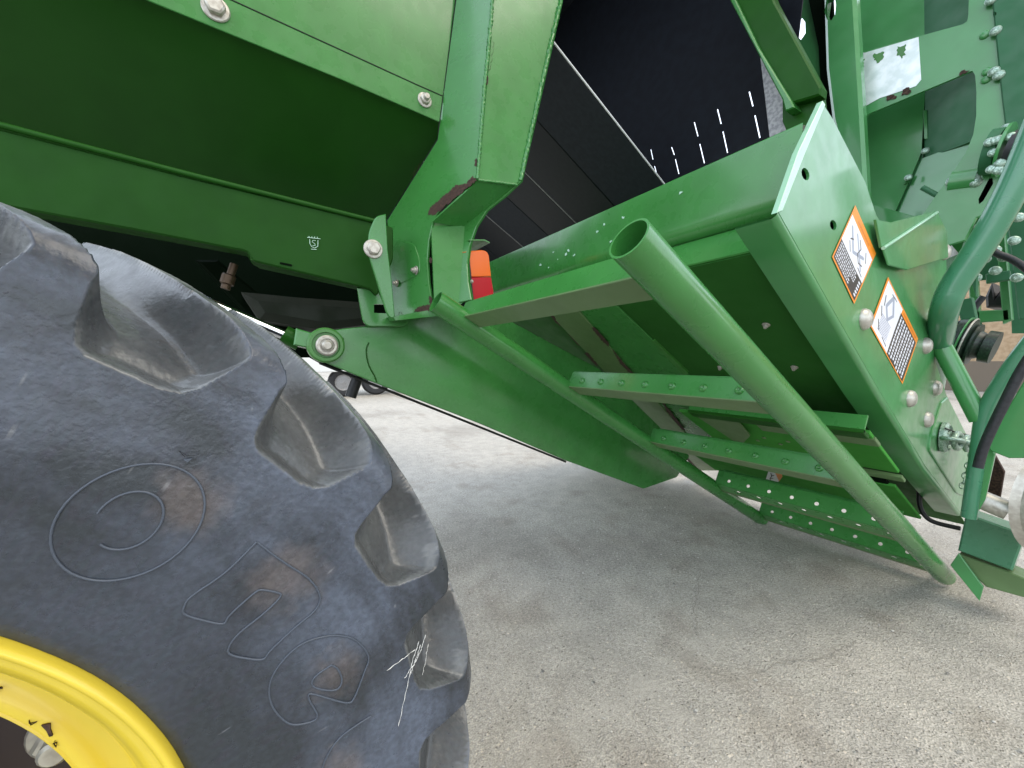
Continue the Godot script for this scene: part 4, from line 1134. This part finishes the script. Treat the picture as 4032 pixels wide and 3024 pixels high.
	for q in [V(2.48,1.947,-0.544), V(2.47,1.85,-0.592)]:
		bolt(baler, q, V(-1, 0.2, 0.2), 0.014, M.zinc_green, "seam_bolt", false, true)
	# side sheet beyond, with its row of bolts
	sheet("outer_sheet", baler, [V(2.285,2.44,-0.36), V(2.285,2.31,-0.195), V(2.285,1.727,-0.169), V(2.285,1.763,-0.251), V(2.285,1.855,-0.298), V(2.285,1.982,-0.313), V(2.285,2.202,-0.336)], V(0.01, 0, 0), M.green_plate_dark, 0.004, [[V(2.285,2.293,-0.345), V(2.285,2.292,-0.341), V(2.285,2.285,-0.337), V(2.285,2.278,-0.337), V(2.285,2.277,-0.341), V(2.285,2.284,-0.345)]])
	for q in [V(2.285,2.222,-0.336), V(2.285,2.062,-0.322), V(2.285,2.082,-0.334), V(2.285,1.867,-0.297), V(2.285,2.338,-0.352)]:
		bolt(baler, q, V(-1, 0, 0), 0.016, M.zinc_green, "sheet_bolt", false, true)
	for q in [V(2.3,2.233,-0.364), V(2.3,2.071,-0.354), V(2.3,2.098,-0.353)]:
		bolt(baler, q, V(-1, 0, 0), 0.014, M.green_plate, "sheet_bolt", false, true)
	# lower hopper behind the end plate
	sheet("hopper_plate", baler, [V(2.42,1.765,-0.705), V(2.42,1.653,-0.54), V(2.42,1.705,-0.467), V(2.42,1.603,-0.375), V(2.42,1.484,-0.407), V(2.42,1.305,-0.451), V(2.42,1.314,-0.52), V(2.42,1.492,-0.616)], V(0.02, 0, 0), M.green_plate, 0.002)
	sheet("gusset_plate", baler, [V(2.36,1.699,-0.456), V(2.36,1.762,-0.43), V(2.36,1.753,-0.375), V(2.36,1.584,-0.347), V(2.36,1.425,-0.336), V(2.36,1.295,-0.414), V(2.36,1.335,-0.435), V(2.36,1.543,-0.387), V(2.36,1.603,-0.376)], V(0.012, 0, 0), M.green_plate, 0.003)
	var st := begin()
	tube(st, [V(2.33,1.75,-0.514), V(2.33,1.596,-0.371)], 0.010, 10)
	put("tension_rod", st, M.green_plate_dark, baler)
	st = begin()
	tube(st, [V(2.33,1.737,-0.433), V(2.33,1.725,-0.364)], 0.045, 20)
	put("shaft_sleeve", st, M.green_plate, baler)
	for q in [V(2.3,1.735,-0.426), V(2.3,1.723,-0.369), V(2.3,1.708,-0.364)]:
		bolt(baler, q, V(-1, 0, 0.2), 0.018, M.zinc_green, "sleeve_bolt", false, true)
	sheet("rubber_flap", baler, [V(2.3,1.713,-0.333), V(2.3,1.709,-0.322), V(2.3,1.688,-0.319), V(2.3,1.632,-0.341), V(2.3,1.62,-0.354), V(2.3,1.644,-0.357)], V(0.01, 0, 0), M.rubber_black, 0.002)
	sheet("link_bar", baler, [V(2.32,1.694,-0.324), V(2.32,1.701,-0.298), V(2.32,1.789,-0.291), V(2.32,1.782,-0.274), V(2.32,1.638,-0.278), V(2.32,1.587,-0.326), V(2.32,1.583,-0.343), V(2.32,1.618,-0.347)], V(0.02, 0, 0), M.green_plate, 0.003)
	# bearing housing
	var bh := holder("bearing_housing", baler)
	st = begin()
	tube(st, [V(2.26,1.793,-0.335), V(2.26,1.786,-0.305)], 0.075, 24)
	put("housing_block", st, M.green_plate_dark, bh)
	st = begin()
	tube(st, [V(2.24,1.779,-0.296), V(2.24,1.777,-0.288)], 0.085, 28)
	put("housing_ring", st, M.green_plate, bh)
	st = begin()
	tube(st, [V(2.22,1.768,-0.279), V(2.22,1.762,-0.259)], 0.06, 24)
	put("shaft_collar", st, M.rubber_black, bh)
	for q in [V(2.18,1.801,-0.318), V(2.18,1.8,-0.306), V(2.18,1.8,-0.298), V(2.18,1.761,-0.308), V(2.18,1.706,-0.31), V(2.18,1.697,-0.296), V(2.18,1.688,-0.281), V(2.18,1.779,-0.259), V(2.18,1.72,-0.292), V(2.18,1.797,-0.272)]:
		bolt(bh, q, V(-1, 0.1, 0.3), 0.015, M.zinc_green, "bolt", false, true)
	st = begin()
	tube(st, [V(2.5,1.61,-0.379), V(2.5,1.604,-0.336)], 0.016, 10)
	put("red_pipe", st, M.strap, baler)
	for q in [V(2.3,1.54,-0.347), V(2.3,1.526,-0.336), V(2.3,1.52,-0.326), V(2.3,1.521,-0.343)]:
		bolt(baler, q, V(-1, 0.1, 0.3), 0.016, M.zinc, "pipe_fitting", false, true)
	sheet("pale_tag", baler, [V(2.19,1.445,-0.41), V(2.263,1.482,-0.41), V(2.383,1.465,-0.41), V(2.246,1.434,-0.41)], V(0, 0, -0.002), M.pale_metal, 0.0)
	sheet("pale_tag", baler, [V(2.457,1.4,-0.43), V(2.593,1.433,-0.43), V(2.663,1.424,-0.43), V(2.541,1.377,-0.43), V(2.463,1.374,-0.43)], V(0, 0, -0.002), M.pale_metal, 0.0)
	# teal guard hoop and stays
	var hoop := holder("guard_hoop", baler)
	st = begin()
	tube(st, fillet([V(1.95,1.771,-0.182), V(1.95,1.611,-0.22), V(1.95,1.497,-0.255), V(1.95,1.39,-0.298), V(1.95,1.295,-0.344), V(1.95,1.226,-0.362), V(2.1,1.141,-0.396), V(2.4,1.015,-0.46), V(2.75,0.848,-0.537)], 0.08, 6), 0.037, 24)
	put("hoop_tube", st, M.teal, hoop)
	st = begin()
	tube(st, fillet([V(2.16,1.229,-0.139), V(2.16,1.097,-0.205), V(2.16,1.002,-0.244), V(2.16,0.905,-0.278), V(2.16,0.827,-0.294), V(2.16,0.739,-0.297), V(2.16,0.602,-0.303), V(2.16,0.465,-0.31)], 0.08, 6), 0.021, 24)
	put("stay_tube", st, M.teal, hoop)
	st = begin()
	tube(st, [V(2.17,1.108,-0.41), V(2.17,0.97,-0.355), V(2.17,0.825,-0.298)], 0.029, 20)
	put("brace_tube", st, M.green_plate, hoop)
	# frame, coupler, hose and pulley beyond
	var fr := holder("side_frame", baler)
	for q in [[[V(3,1.534,-0.493), V(3,1.527,-0.459), V(3,1.229,-0.432), V(3,1.227,-0.462)], 0.04], [[V(3,1.274,-0.467), V(3,1.269,-0.346), V(3,1.217,-0.341), V(3,1.214,-0.462)], 0.05], [[V(3,1.645,-0.403), V(3,1.659,-0.376), V(3,1.22,-0.333), V(3,1.201,-0.362)], 0.04], [[V(3.1,1.595,-0.505), V(3.1,1.613,-0.393), V(3.1,1.431,-0.375), V(3.1,1.432,-0.489)], 0.01], [[V(2.9,1.658,-0.356), V(2.9,1.706,-0.253), V(2.9,1.207,-0.231), V(2.9,1.214,-0.306)], 0.02], [[V(3,1.232,-0.466), V(3,1.229,-0.432), V(3,1.024,-0.415), V(3,1.024,-0.436)], 0.03]]:
		sheet("frame_bar", fr, q[0], V(q[1], 0, 0), M.green_plate_dark if q[1] < 0.035 else M.green_plate, 0.004)
	for q in [[[V(3.4,1.376,-0.478), V(3.4,1.449,-0.458), V(3.4,1.371,-0.442), V(3.4,1.399,-0.427), V(3.4,1.346,-0.406), V(3.4,1.306,-0.401), V(3.4,1.314,-0.473)], 0.3]]:
		sheet("dark_fittings", fr, q[0], V(q[1], 0, 0), M.black, 0.01)
	for q in [V(2.8,1.584,-0.444), V(2.8,1.546,-0.425), V(2.8,1.491,-0.401), V(2.8,1.525,-0.373), V(2.8,1.487,-0.348), V(2.8,1.553,-0.322), V(2.8,1.391,-0.308), V(2.8,1.433,-0.369), V(2.8,1.412,-0.425), V(2.8,1.466,-0.433), V(2.8,1.649,-0.314), V(2.8,1.687,-0.341)]:
		bolt(fr, q, V(-1, 0.1, 0.4), 0.02, M.zinc_green, "frame_bolt", false, true)
	var hz2 := begin()
	tube(hz2, fillet([V(2.75,1.679,-0.44), V(2.75,1.568,-0.408), V(2.75,1.501,-0.366), V(2.75,1.466,-0.313), V(2.75,1.376,-0.249)], 0.1, 5), 0.014, 10)
	put("hydraulic_line", hz2, M.rubber_black, fr)
	hz2 = begin()
	tube(hz2, fillet([V(2.7,1.315,-0.384), V(2.7,1.277,-0.405), V(2.7,1.217,-0.425), V(2.7,1.199,-0.455)], 0.1, 5), 0.012, 10)
	put("hydraulic_line", hz2, M.rubber_black, fr)
	sheet("back_guard", fr, [V(3.3,1.866,-0.581), V(3.3,1.915,-0.377), V(3.3,1.854,-0.211), V(3.3,1.152,-0.18), V(3.3,1.163,-0.366), V(3.3,1.427,-0.383), V(3.3,1.45,-0.458), V(3.3,1.486,-0.469), V(3.3,1.477,-0.532)], V(0.02, 0, 0), M.green_plate_dark, 0.0)
	for q in [[[V(2.7,1.596,-0.429), V(2.7,1.594,-0.382), V(2.7,1.552,-0.374), V(2.7,1.548,-0.422)], 0.05], [[V(2.7,1.403,-0.427), V(2.7,1.483,-0.419), V(2.7,1.48,-0.408), V(2.7,1.318,-0.407)], 0.03], [[V(2.6,1.297,-0.45), V(2.6,1.306,-0.402), V(2.6,1.19,-0.382), V(2.6,1.169,-0.423)], 0.04], [[V(2.9,1.436,-0.412), V(2.9,1.44,-0.342), V(2.9,1.397,-0.334), V(2.9,1.392,-0.408)], 0.04]]:
		sheet("bracket", fr, q[0], V(q[1], 0, 0), M.green_plate_dark, 0.003)
	var cp := holder("drive_coupler", baler)
	var ca := V(2.5,1.116,-0.431)
	var cb := V(2.5,1.085,-0.316)
	var ax := (cb - ca)
	var ln := ax.length()
	st = begin()
	lathe(st, ca, ax, [Vector2(0.03, -0.02), Vector2(0.095, 0.0), Vector2(0.10, ln * 0.18), Vector2(0.085, ln * 0.2), Vector2(0.085, ln * 0.26), Vector2(0.10, ln * 0.28), Vector2(0.10, ln * 0.36), Vector2(0.078, ln * 0.40), Vector2(0.085, ln * 0.46), Vector2(0.085, ln * 0.52), Vector2(0.06, ln * 0.55), Vector2(0.05, ln * 0.72), Vector2(0.065, ln * 0.74), Vector2(0.065, ln * 1.0), Vector2(0.0001, ln * 1.0)], 28)
	put("coupler_body", st, M.black_green, cp)
	st = begin()
	lathe(st, ca, ax, [Vector2(0.101, ln * 0.19), Vector2(0.108, ln * 0.20), Vector2(0.108, ln * 0.235), Vector2(0.101, ln * 0.245)], 28)
	put("coupler_ring", st, M.green_plate, cp)
	st = begin()
	lathe(st, ca, ax, [Vector2(0.103, ln * 0.30), Vector2(0.106, ln * 0.31), Vector2(0.106, ln * 0.34), Vector2(0.103, ln * 0.35)], 28)
	put("coupler_ring", st, M.zinc, cp)
	st = begin()
	tube(st, fillet([V(1.98,1.124,-0.156), V(1.98,1.013,-0.198), V(1.98,0.894,-0.229), V(1.98,0.817,-0.249), V(1.98,0.75,-0.264), V(1.98,0.69,-0.271)], 0.05, 6), 0.013, 14)
	put("hydraulic_hose", st, M.rubber_black, baler)
	sheet("stay_gusset", baler, [V(2.12,0.978,-0.202), V(2.12,1.054,-0.163), V(2.12,0.726,-0.149), V(2.12,0.71,-0.223), V(2.12,0.726,-0.262), V(2.12,0.748,-0.275)], V(0.01, 0, 0), M.green_plate, 0.003)
	sheet("stay_gusset", baler, [V(2.16,0.703,-0.311), V(2.16,0.743,-0.274), V(2.16,0.713,-0.258), V(2.16,0.542,-0.274), V(2.16,0.466,-0.297), V(2.16,0.462,-0.317)], V(0.02, 0, 0), M.green_plate, 0.003)
	sheet("shield_flap", baler, [V(2.5,0.657,-0.316), V(2.5,0.647,-0.298), V(2.5,0.586,-0.272), V(2.5,0.47,-0.279), V(2.5,0.476,-0.323)], V(0.02, 0, 0), M.rust, 0.002)
	st = begin()
	tube(st, [V(2.2,0.532,-0.29), V(2.2,0.509,-0.223)], 0.034, 20)
	put("axle_stub", st, M.zinc, baler)
	st = begin()
	var pc := V(2.3,0.541,-0.117)
	lathe(st, pc, V(0.35, 0.0, -0.93), [Vector2(0.0001, -0.05), Vector2(0.17, -0.05), Vector2(0.185, -0.04), Vector2(0.17, -0.02), Vector2(0.17, 0.02), Vector2(0.185, 0.04), Vector2(0.0001, 0.05)], 48)
	put("gauge_pulley", st, M.zinc, baler)

# ---------------------------------------------------------------- place
func build_ground() -> void:
	# one sheet, fine near the machine
	var im := Image.create(1024, 1024, false, Image.FORMAT_RGB8)
	var hm := Image.create(1024, 1024, false, Image.FORMAT_L8)
	var f1 := FastNoiseLite.new(); f1.seed = 3; f1.frequency = 0.012; f1.fractal_octaves = 5
	var f2 := FastNoiseLite.new(); f2.seed = 8; f2.frequency = 0.09; f2.fractal_octaves = 3
	var a1 := f1.get_seamless_image(1024, 1024)
	var a2 := f2.get_seamless_image(1024, 1024)
	var f3 := FastNoiseLite.new(); f3.seed = 18; f3.frequency = 0.28; f3.fractal_octaves = 2
	var a3 := f3.get_seamless_image(1024, 1024)
	a3.convert(Image.FORMAT_L8)
	var d3 := a3.get_data()
	a1.convert(Image.FORMAT_L8)
	a2.convert(Image.FORMAT_L8)
	var d1 := a1.get_data()
	var d2 := a2.get_data()
	var cb := PackedByteArray(); cb.resize(1024 * 1024 * 3)
	var hb := PackedByteArray(); hb.resize(1024 * 1024)
	for i in 1024 * 1024:
		var x := d1[i] / 255.0
		var y := d2[i] / 255.0
		var w := d3[i] / 255.0
		var g := 0.80 + (x - 0.5) * 0.10 + (y - 0.5) * 0.17 + (w - 0.5) * 0.36
		var h := 0.5 + (x - 0.5) * 0.4 + (y - 0.5) * 0.5 + (w - 0.5) * 0.5
		cb[i * 3] = int(clampf(g * 1.0, 0, 1) * 255)
		cb[i * 3 + 1] = int(clampf(g * 0.985, 0, 1) * 255)
		cb[i * 3 + 2] = int(clampf(g * 0.95, 0, 1) * 255)
		hb[i] = int(clampf(h, 0, 1) * 255)
	im.set_data(1024, 1024, false, Image.FORMAT_RGB8, cb)
	hm.set_data(1024, 1024, false, Image.FORMAT_L8, hb)
	# grains, pits and dark specks
	var r := RandomNumberGenerator.new()
	r.seed = 77
	for k in 9000:
		var s := r.randi_range(1, 3) if k % 24 else r.randi_range(3, 5)
		var px := r.randi_range(0, 1015)
		var py := r.randi_range(0, 1015)
		var v := r.randf_range(0.45, 0.72) if k % 2 else r.randf_range(0.92, 1.0)
		im.fill_rect(Rect2i(px, py, s, maxi(s - 1, 1)), Color(v, v * 0.97, v * 0.92))
		hm.fill_rect(Rect2i(px, py, s, maxi(s - 1, 1)), Color(0.15, 0.15, 0.15) if k % 2 else Color(0.85, 0.85, 0.85))
	var nm := hm.duplicate() as Image
	nm.convert(Image.FORMAT_RGBA8)
	nm.bump_map_to_normal_map(3.5)
	var m := StandardMaterial3D.new()
	m.albedo_texture = ImageTexture.create_from_image(im)
	m.albedo_color = Color(1, 1, 1)
	m.vertex_color_use_as_albedo = true
	m.normal_enabled = true
	m.normal_texture = ImageTexture.create_from_image(nm)
	m.normal_scale = 1.0
	m.roughness = 0.92
	m.uv1_triplanar = true
	m.uv1_world_triplanar = true
	m.uv1_scale = Vector3.ONE * 0.55
	var n1 := FastNoiseLite.new(); n1.seed = 21; n1.frequency = 0.55; n1.fractal_octaves = 5
	var n2 := FastNoiseLite.new(); n2.seed = 31; n2.frequency = 2.4; n2.fractal_octaves = 4
	var st := begin()
	var xs := []
	var x := -200.0
	while x < 200.0:
		xs.append(x)
		x += 0.05 if absf(x - 2.0) < 4.0 else (0.3 if absf(x) < 14.0 else 12.0)
	xs.append(200.0)
	var nx := xs.size()
	for zi in nx:
		for xi in nx:
			var p := Vector3(xs[xi], 0, xs[zi] - 2.5)
			var a := n1.get_noise_2d(p.x, p.z)
			var b := n2.get_noise_2d(p.x, p.z)
			var g := 0.66 * (1.0 + a * 0.13 + b * 0.07)
			var c := Color(g, g * 0.965, g * 0.915)
			if b > 0.22:
				c = c.lerp(Color(0.47, 0.43, 0.385), clampf((b - 0.22) * 2.2, 0.0, 0.55))
			if a < -0.18:
				c = c.lerp(Color(0.44, 0.415, 0.38), clampf((-a - 0.18) * 2.0 + b * 0.3, 0.0, 0.6))
			st.set_color(c)
			st.set_normal(Vector3.UP)
			st.add_vertex(p + V(0, b * 0.004 + a * 0.006 - 0.006, 0))
	for zi in nx - 1:
		for xi in nx - 1:
			var i := zi * nx + xi
			st.add_index(i); st.add_index(i + 1); st.add_index(i + nx)
			st.add_index(i + 1); st.add_index(i + nx + 1); st.add_index(i + nx)
	var g := put("ground", st, m, self)
	g.set_meta("kind", "structure")
	g.set_meta("label", "worn grey concrete yard under the machine")
	# fine cracks in the concrete
	for q in [[V(2.84,0,-9.766), V(2.304,0,-6.887), V(2.918,0,-7.308), V(3.41,0,-7.173), V(3.523,0,-5.752)], [V(1.672,0,-4.595), V(2.269,0,-4.388), V(2.992,0,-4.138)], [V(1.801,0,-1.128), V(1.627,0,-1.031), V(1.453,0,-0.931), V(1.342,0,-0.843)], [V(1.372,0,-0.639), V(1.495,0,-0.608), V(1.64,0,-0.538), V(1.821,0,-0.516)], [V(1.285,0,-2.434), V(1.55,0,-2.417), V(1.639,0,-2.192)]]:
		var path := []
		for i in q.size() - 1:
			for j in 10:
				path.append((q[i] as Vector3).lerp(q[i + 1], j / 10.0) + V(r.randf_range(-1, 1), 0, r.randf_range(-1, 1)) * 0.008)
		path.append(q[-1])
		var cs := begin()
		for i in path.size() - 1:
			var a: Vector3 = path[i]
			var b: Vector3 = path[i + 1]
			var sd := (b - a).cross(Vector3.UP).normalized() * r.randf_range(0.0008, 0.002)
			quad(cs, a - sd + V(0, 0.003, 0), b - sd + V(0, 0.003, 0), b + sd + V(0, 0.003, 0), a + sd + V(0, 0.003, 0), Vector3.UP)
		put("crack", cs, M.crack, g)
	# loose grit
	var mm := MultiMesh.new()
	mm.transform_format = MultiMesh.TRANSFORM_3D
	mm.use_colors = true
	var ps := begin()
	lathe(ps, Vector3.ZERO, Vector3.UP, [Vector2(0.0001, -0.4), Vector2(0.8, -0.2), Vector2(1.0, 0.1), Vector2(0.6, 0.5), Vector2(0.0001, 0.6)], 6, true)
	mm.mesh = ps.commit()
	mm.instance_count = 7000
	for i in 7000:
		var d := pow(r.randf(), 0.7)
		var pos := Vector3(r.randf_range(0.2, 4.5), 0.0, r.randf_range(-4.5, 0.1))
		var s := r.randf_range(0.001, 0.0035) if i % 20 else r.randf_range(0.0035, 0.006)
		mm.set_instance_transform(i, Transform3D(Basis(Vector3.UP, r.randf() * TAU).scaled(Vector3(s, s * 0.7, s * r.randf_range(0.7, 1.4))), pos))
		var v := r.randf_range(0.14, 0.62)
		mm.set_instance_color(i, Color(v, v * 0.96, v * 0.88))
	var mi := MultiMeshInstance3D.new()
	mi.name = "grit"
	mi.multimesh = mm
	var gm := plain(Color(1, 1, 1), 0.9)
	gm.vertex_color_use_as_albedo = true
	mi.material_override = gm
	add_child(mi, true)
	mi.set_meta("kind", "stuff")
	mi.set_meta("label", "loose grit scattered on the concrete")

func build_far() -> void:
	# parked trailer far beyond, its wheels seen under the machine
	var at := V(1.945,0,-12.726)
	var tr := root_thing("parked_trailer", "distant white trailer on dark wheels parked beyond the baler's wheel", "trailer", at)
	for k in 2:
		var w := holder("wheel", tr)
		w.position = V(0.95 * k, 0.42, 0)
		var st := begin()
		lathe(st, Vector3.ZERO, V(0, 0, 1), [Vector2(0.24, -0.10), Vector2(0.36, -0.13), Vector2(0.42, -0.10), Vector2(0.42, 0.10), Vector2(0.36, 0.13), Vector2(0.24, 0.10)], 32, true)
		var o := put("tyre", st, M.rubber_black, w)
		o.position = Vector3.ZERO
		st = begin()
		lathe(st, Vector3.ZERO, V(0, 0, 1), [Vector2(0.25, 0.09), Vector2(0.20, 0.06), Vector2(0.09, 0.07), Vector2(0.0001, 0.09)], 24)
		o = put("rim", st, M.pale_metal, w)
		o.position = Vector3.ZERO
	var st2 := begin()
	plate(st2, [at + V(-1.6, 0.75, 0.4), at + V(2.6, 0.75, 0.4), at + V(2.6, 1.5, 0.4), at + V(-1.6, 1.5, 0.4)], V(0, 0, -2.0), 0.02)
	put("trailer_body", st2, M.white, tr)
	# beige building on the right
	var ba := V(16, 0, -3)
	var bd := root_thing("beige_building", "low beige building with a dark base far beyond the right-hand frame", "building", ba)
	st2 = begin()
	plate(st2, [V(16, 0.0, -14), V(16, 0.0, 9), V(16, 5, 9), V(16, 5, -14)], V(8, 0, 0), 0.02)
	put("wall", st2, M.beige, bd)
	st2 = begin()
	plate(st2, [V(15.97, 0.0, -14), V(15.97, 0.0, 9), V(15.97, 0.8, 9), V(15.97, 0.8, -14)], V(0.03, 0, 0), 0.0)
	put("base_course", st2, M.base_stone, bd)
	st2 = begin()
	plate(st2, [V(15.6, 5.0, -14.4), V(15.6, 5.0, 9.4), V(15.6, 5.3, 9.4), V(15.6, 5.3, -14.4)], V(8.8, 0, 0), 0.02)
	put("roof", st2, M.pale_metal, bd)

func build_cobweb() -> void:
	var st := begin()
	for q in [[V(0.136,0.747,-0.432), V(0.129,0.73,-0.432), V(0.121,0.7,-0.432), V(0.11,0.66,-0.432), V(0.098,0.611,-0.432)], [V(0.131,0.739,-0.432), V(0.111,0.732,-0.432), V(0.078,0.721,-0.432)], [V(0.144,0.751,-0.432), V(0.139,0.737,-0.432), V(0.134,0.728,-0.432), V(0.128,0.719,-0.432), V(0.125,0.712,-0.432)], [V(0.138,0.742,-0.432), V(0.13,0.723,-0.432), V(0.118,0.71,-0.432)], [V(0.153,0.725,-0.45), V(0.149,0.704,-0.45), V(0.144,0.686,-0.45)]]:
		var path := []
		for i in q.size() - 1:
			for j in 8:
				path.append((q[i] as Vector3).lerp(q[i + 1], j / 8.0) + V(rng.randf_range(-1, 1), rng.randf_range(-1, 1), rng.randf_range(0, 1.5)) * 0.0005)
		path.append(q[-1])
		tube(st, path, 0.00032, 5, 0.0, -1.0, Vector3.ZERO, Vector3.ZERO, 0.8)
	var o := put("cobweb", st, M.web, self)
	o.set_meta("label", "pale cobweb strands stuck across the tyre's lowest lug")
	o.set_meta("category", "cobweb")

func _ready() -> void:
	rng.seed = 12345
	# camera
	var cam := Camera3D.new()
	cam.name = "camera"
	cam.fov = 88.614
	cam.near = 0.02
	cam.far = 600.0
	cam.transform = Transform3D(Basis(V(0.84765,-0.01533,0.53034), V(0.04799,0.99770,-0.04786), V(-0.52838,0.06602,0.84644)), V(0.0000,1.0750,0.0000))
	add_child(cam)
	cam.current = true
	# sky, exposure
	var sky_mat := ProceduralSkyMaterial.new()
	sky_mat.sky_top_color = Color(0.80, 0.85, 0.92)
	sky_mat.sky_horizon_color = Color(0.93, 0.95, 0.97)
	sky_mat.sky_curve = 0.2
	sky_mat.ground_horizon_color = Color(0.6, 0.6, 0.58)
	sky_mat.ground_bottom_color = Color(0.45, 0.44, 0.42)
	sky_mat.sun_angle_max = 0.0
	var sky := Sky.new()
	sky.sky_material = sky_mat
	var env := Environment.new()
	env.background_mode = Environment.BG_SKY
	env.sky = sky
	env.tonemap_mode = Environment.TONE_MAPPER_LINEAR
	env.tonemap_exposure = 3.3
	env.sdfgi_enabled = true
	env.ssao_enabled = true
	env.ssil_enabled = true
	var we := WorldEnvironment.new()
	we.name = "world_environment"
	we.environment = env
	add_child(we)
	# soft sun behind the cloud
	var sun := DirectionalLight3D.new()
	sun.name = "sun"
	sun.light_energy = 0.2
	sun.light_color = Color(1.0, 0.97, 0.92)
	sun.light_angular_distance = 40.0
	sun.shadow_enabled = true
	sun.rotation_degrees = Vector3(-58, 25, 0)
	add_child(sun)

	make_materials()
	M.disc = plain(Color(0.20, 0.16, 0.16), 0.6)
	M.decal_a = sticker_mat(0)
	M.decal_b = sticker_mat(1)
	M.decal_small = plain(Color(0.86, 0.86, 0.88), 0.4)
	M.sticker_orange = plain(Color(0.85, 0.48, 0.12), 0.4)
	M.decal_yellow = plain(Color(0.90, 0.70, 0.16), 0.4)
	M.green_plate = paint(Color(0.265, 0.54, 0.305), 0.34, 0.5, 63)  # paler, bluer green; haze over this side put into the colour
	M.green_plate_dark = paint(Color(0.17, 0.40, 0.26), 0.6, 0.0, 64)  # plate green darkened in colour for faces turned from the light
	M.zinc_green = rough_look(Color(0.45, 0.55, 0.48), Color(0.72, 0.80, 0.75), 0.4, 9.0, 65, 0.5)
	M.black_green = rough_look(Color(0.05, 0.09, 0.07), Color(0.16, 0.24, 0.18), 0.4, 6.0, 66)
	M.belt_blue = rough_look(Color(0.055, 0.07, 0.095), Color(0.07, 0.088, 0.115), 0.55, 1.0, 67)
	M.belt_blue.metallic_specular = 0.25
	M.beige = rough_look(Color(0.58, 0.49, 0.38), Color(0.64, 0.55, 0.44), 0.9, 0.5, 68)
	M.base_stone = plain(Color(0.40, 0.36, 0.31), 0.9)
	M.crack = plain(Color(0.56, 0.535, 0.50), 0.95)
	M.web = plain(Color(0.88, 0.88, 0.86), 0.6)

	# setting, machine, small things
	build_ground()
	build_far()
	baler = root_thing("round_baler", "green round baler with yellow-rimmed wheel, tail lamp and tubular bale ramp", "baler", BASE)
	build_wheel()
	build_side_panel()
	build_arm()
	build_gate_plate()
	build_ramp()
	build_frame()
	build_end_plate()
	build_dark_chamber()
	build_right_side()
	build_cobweb()
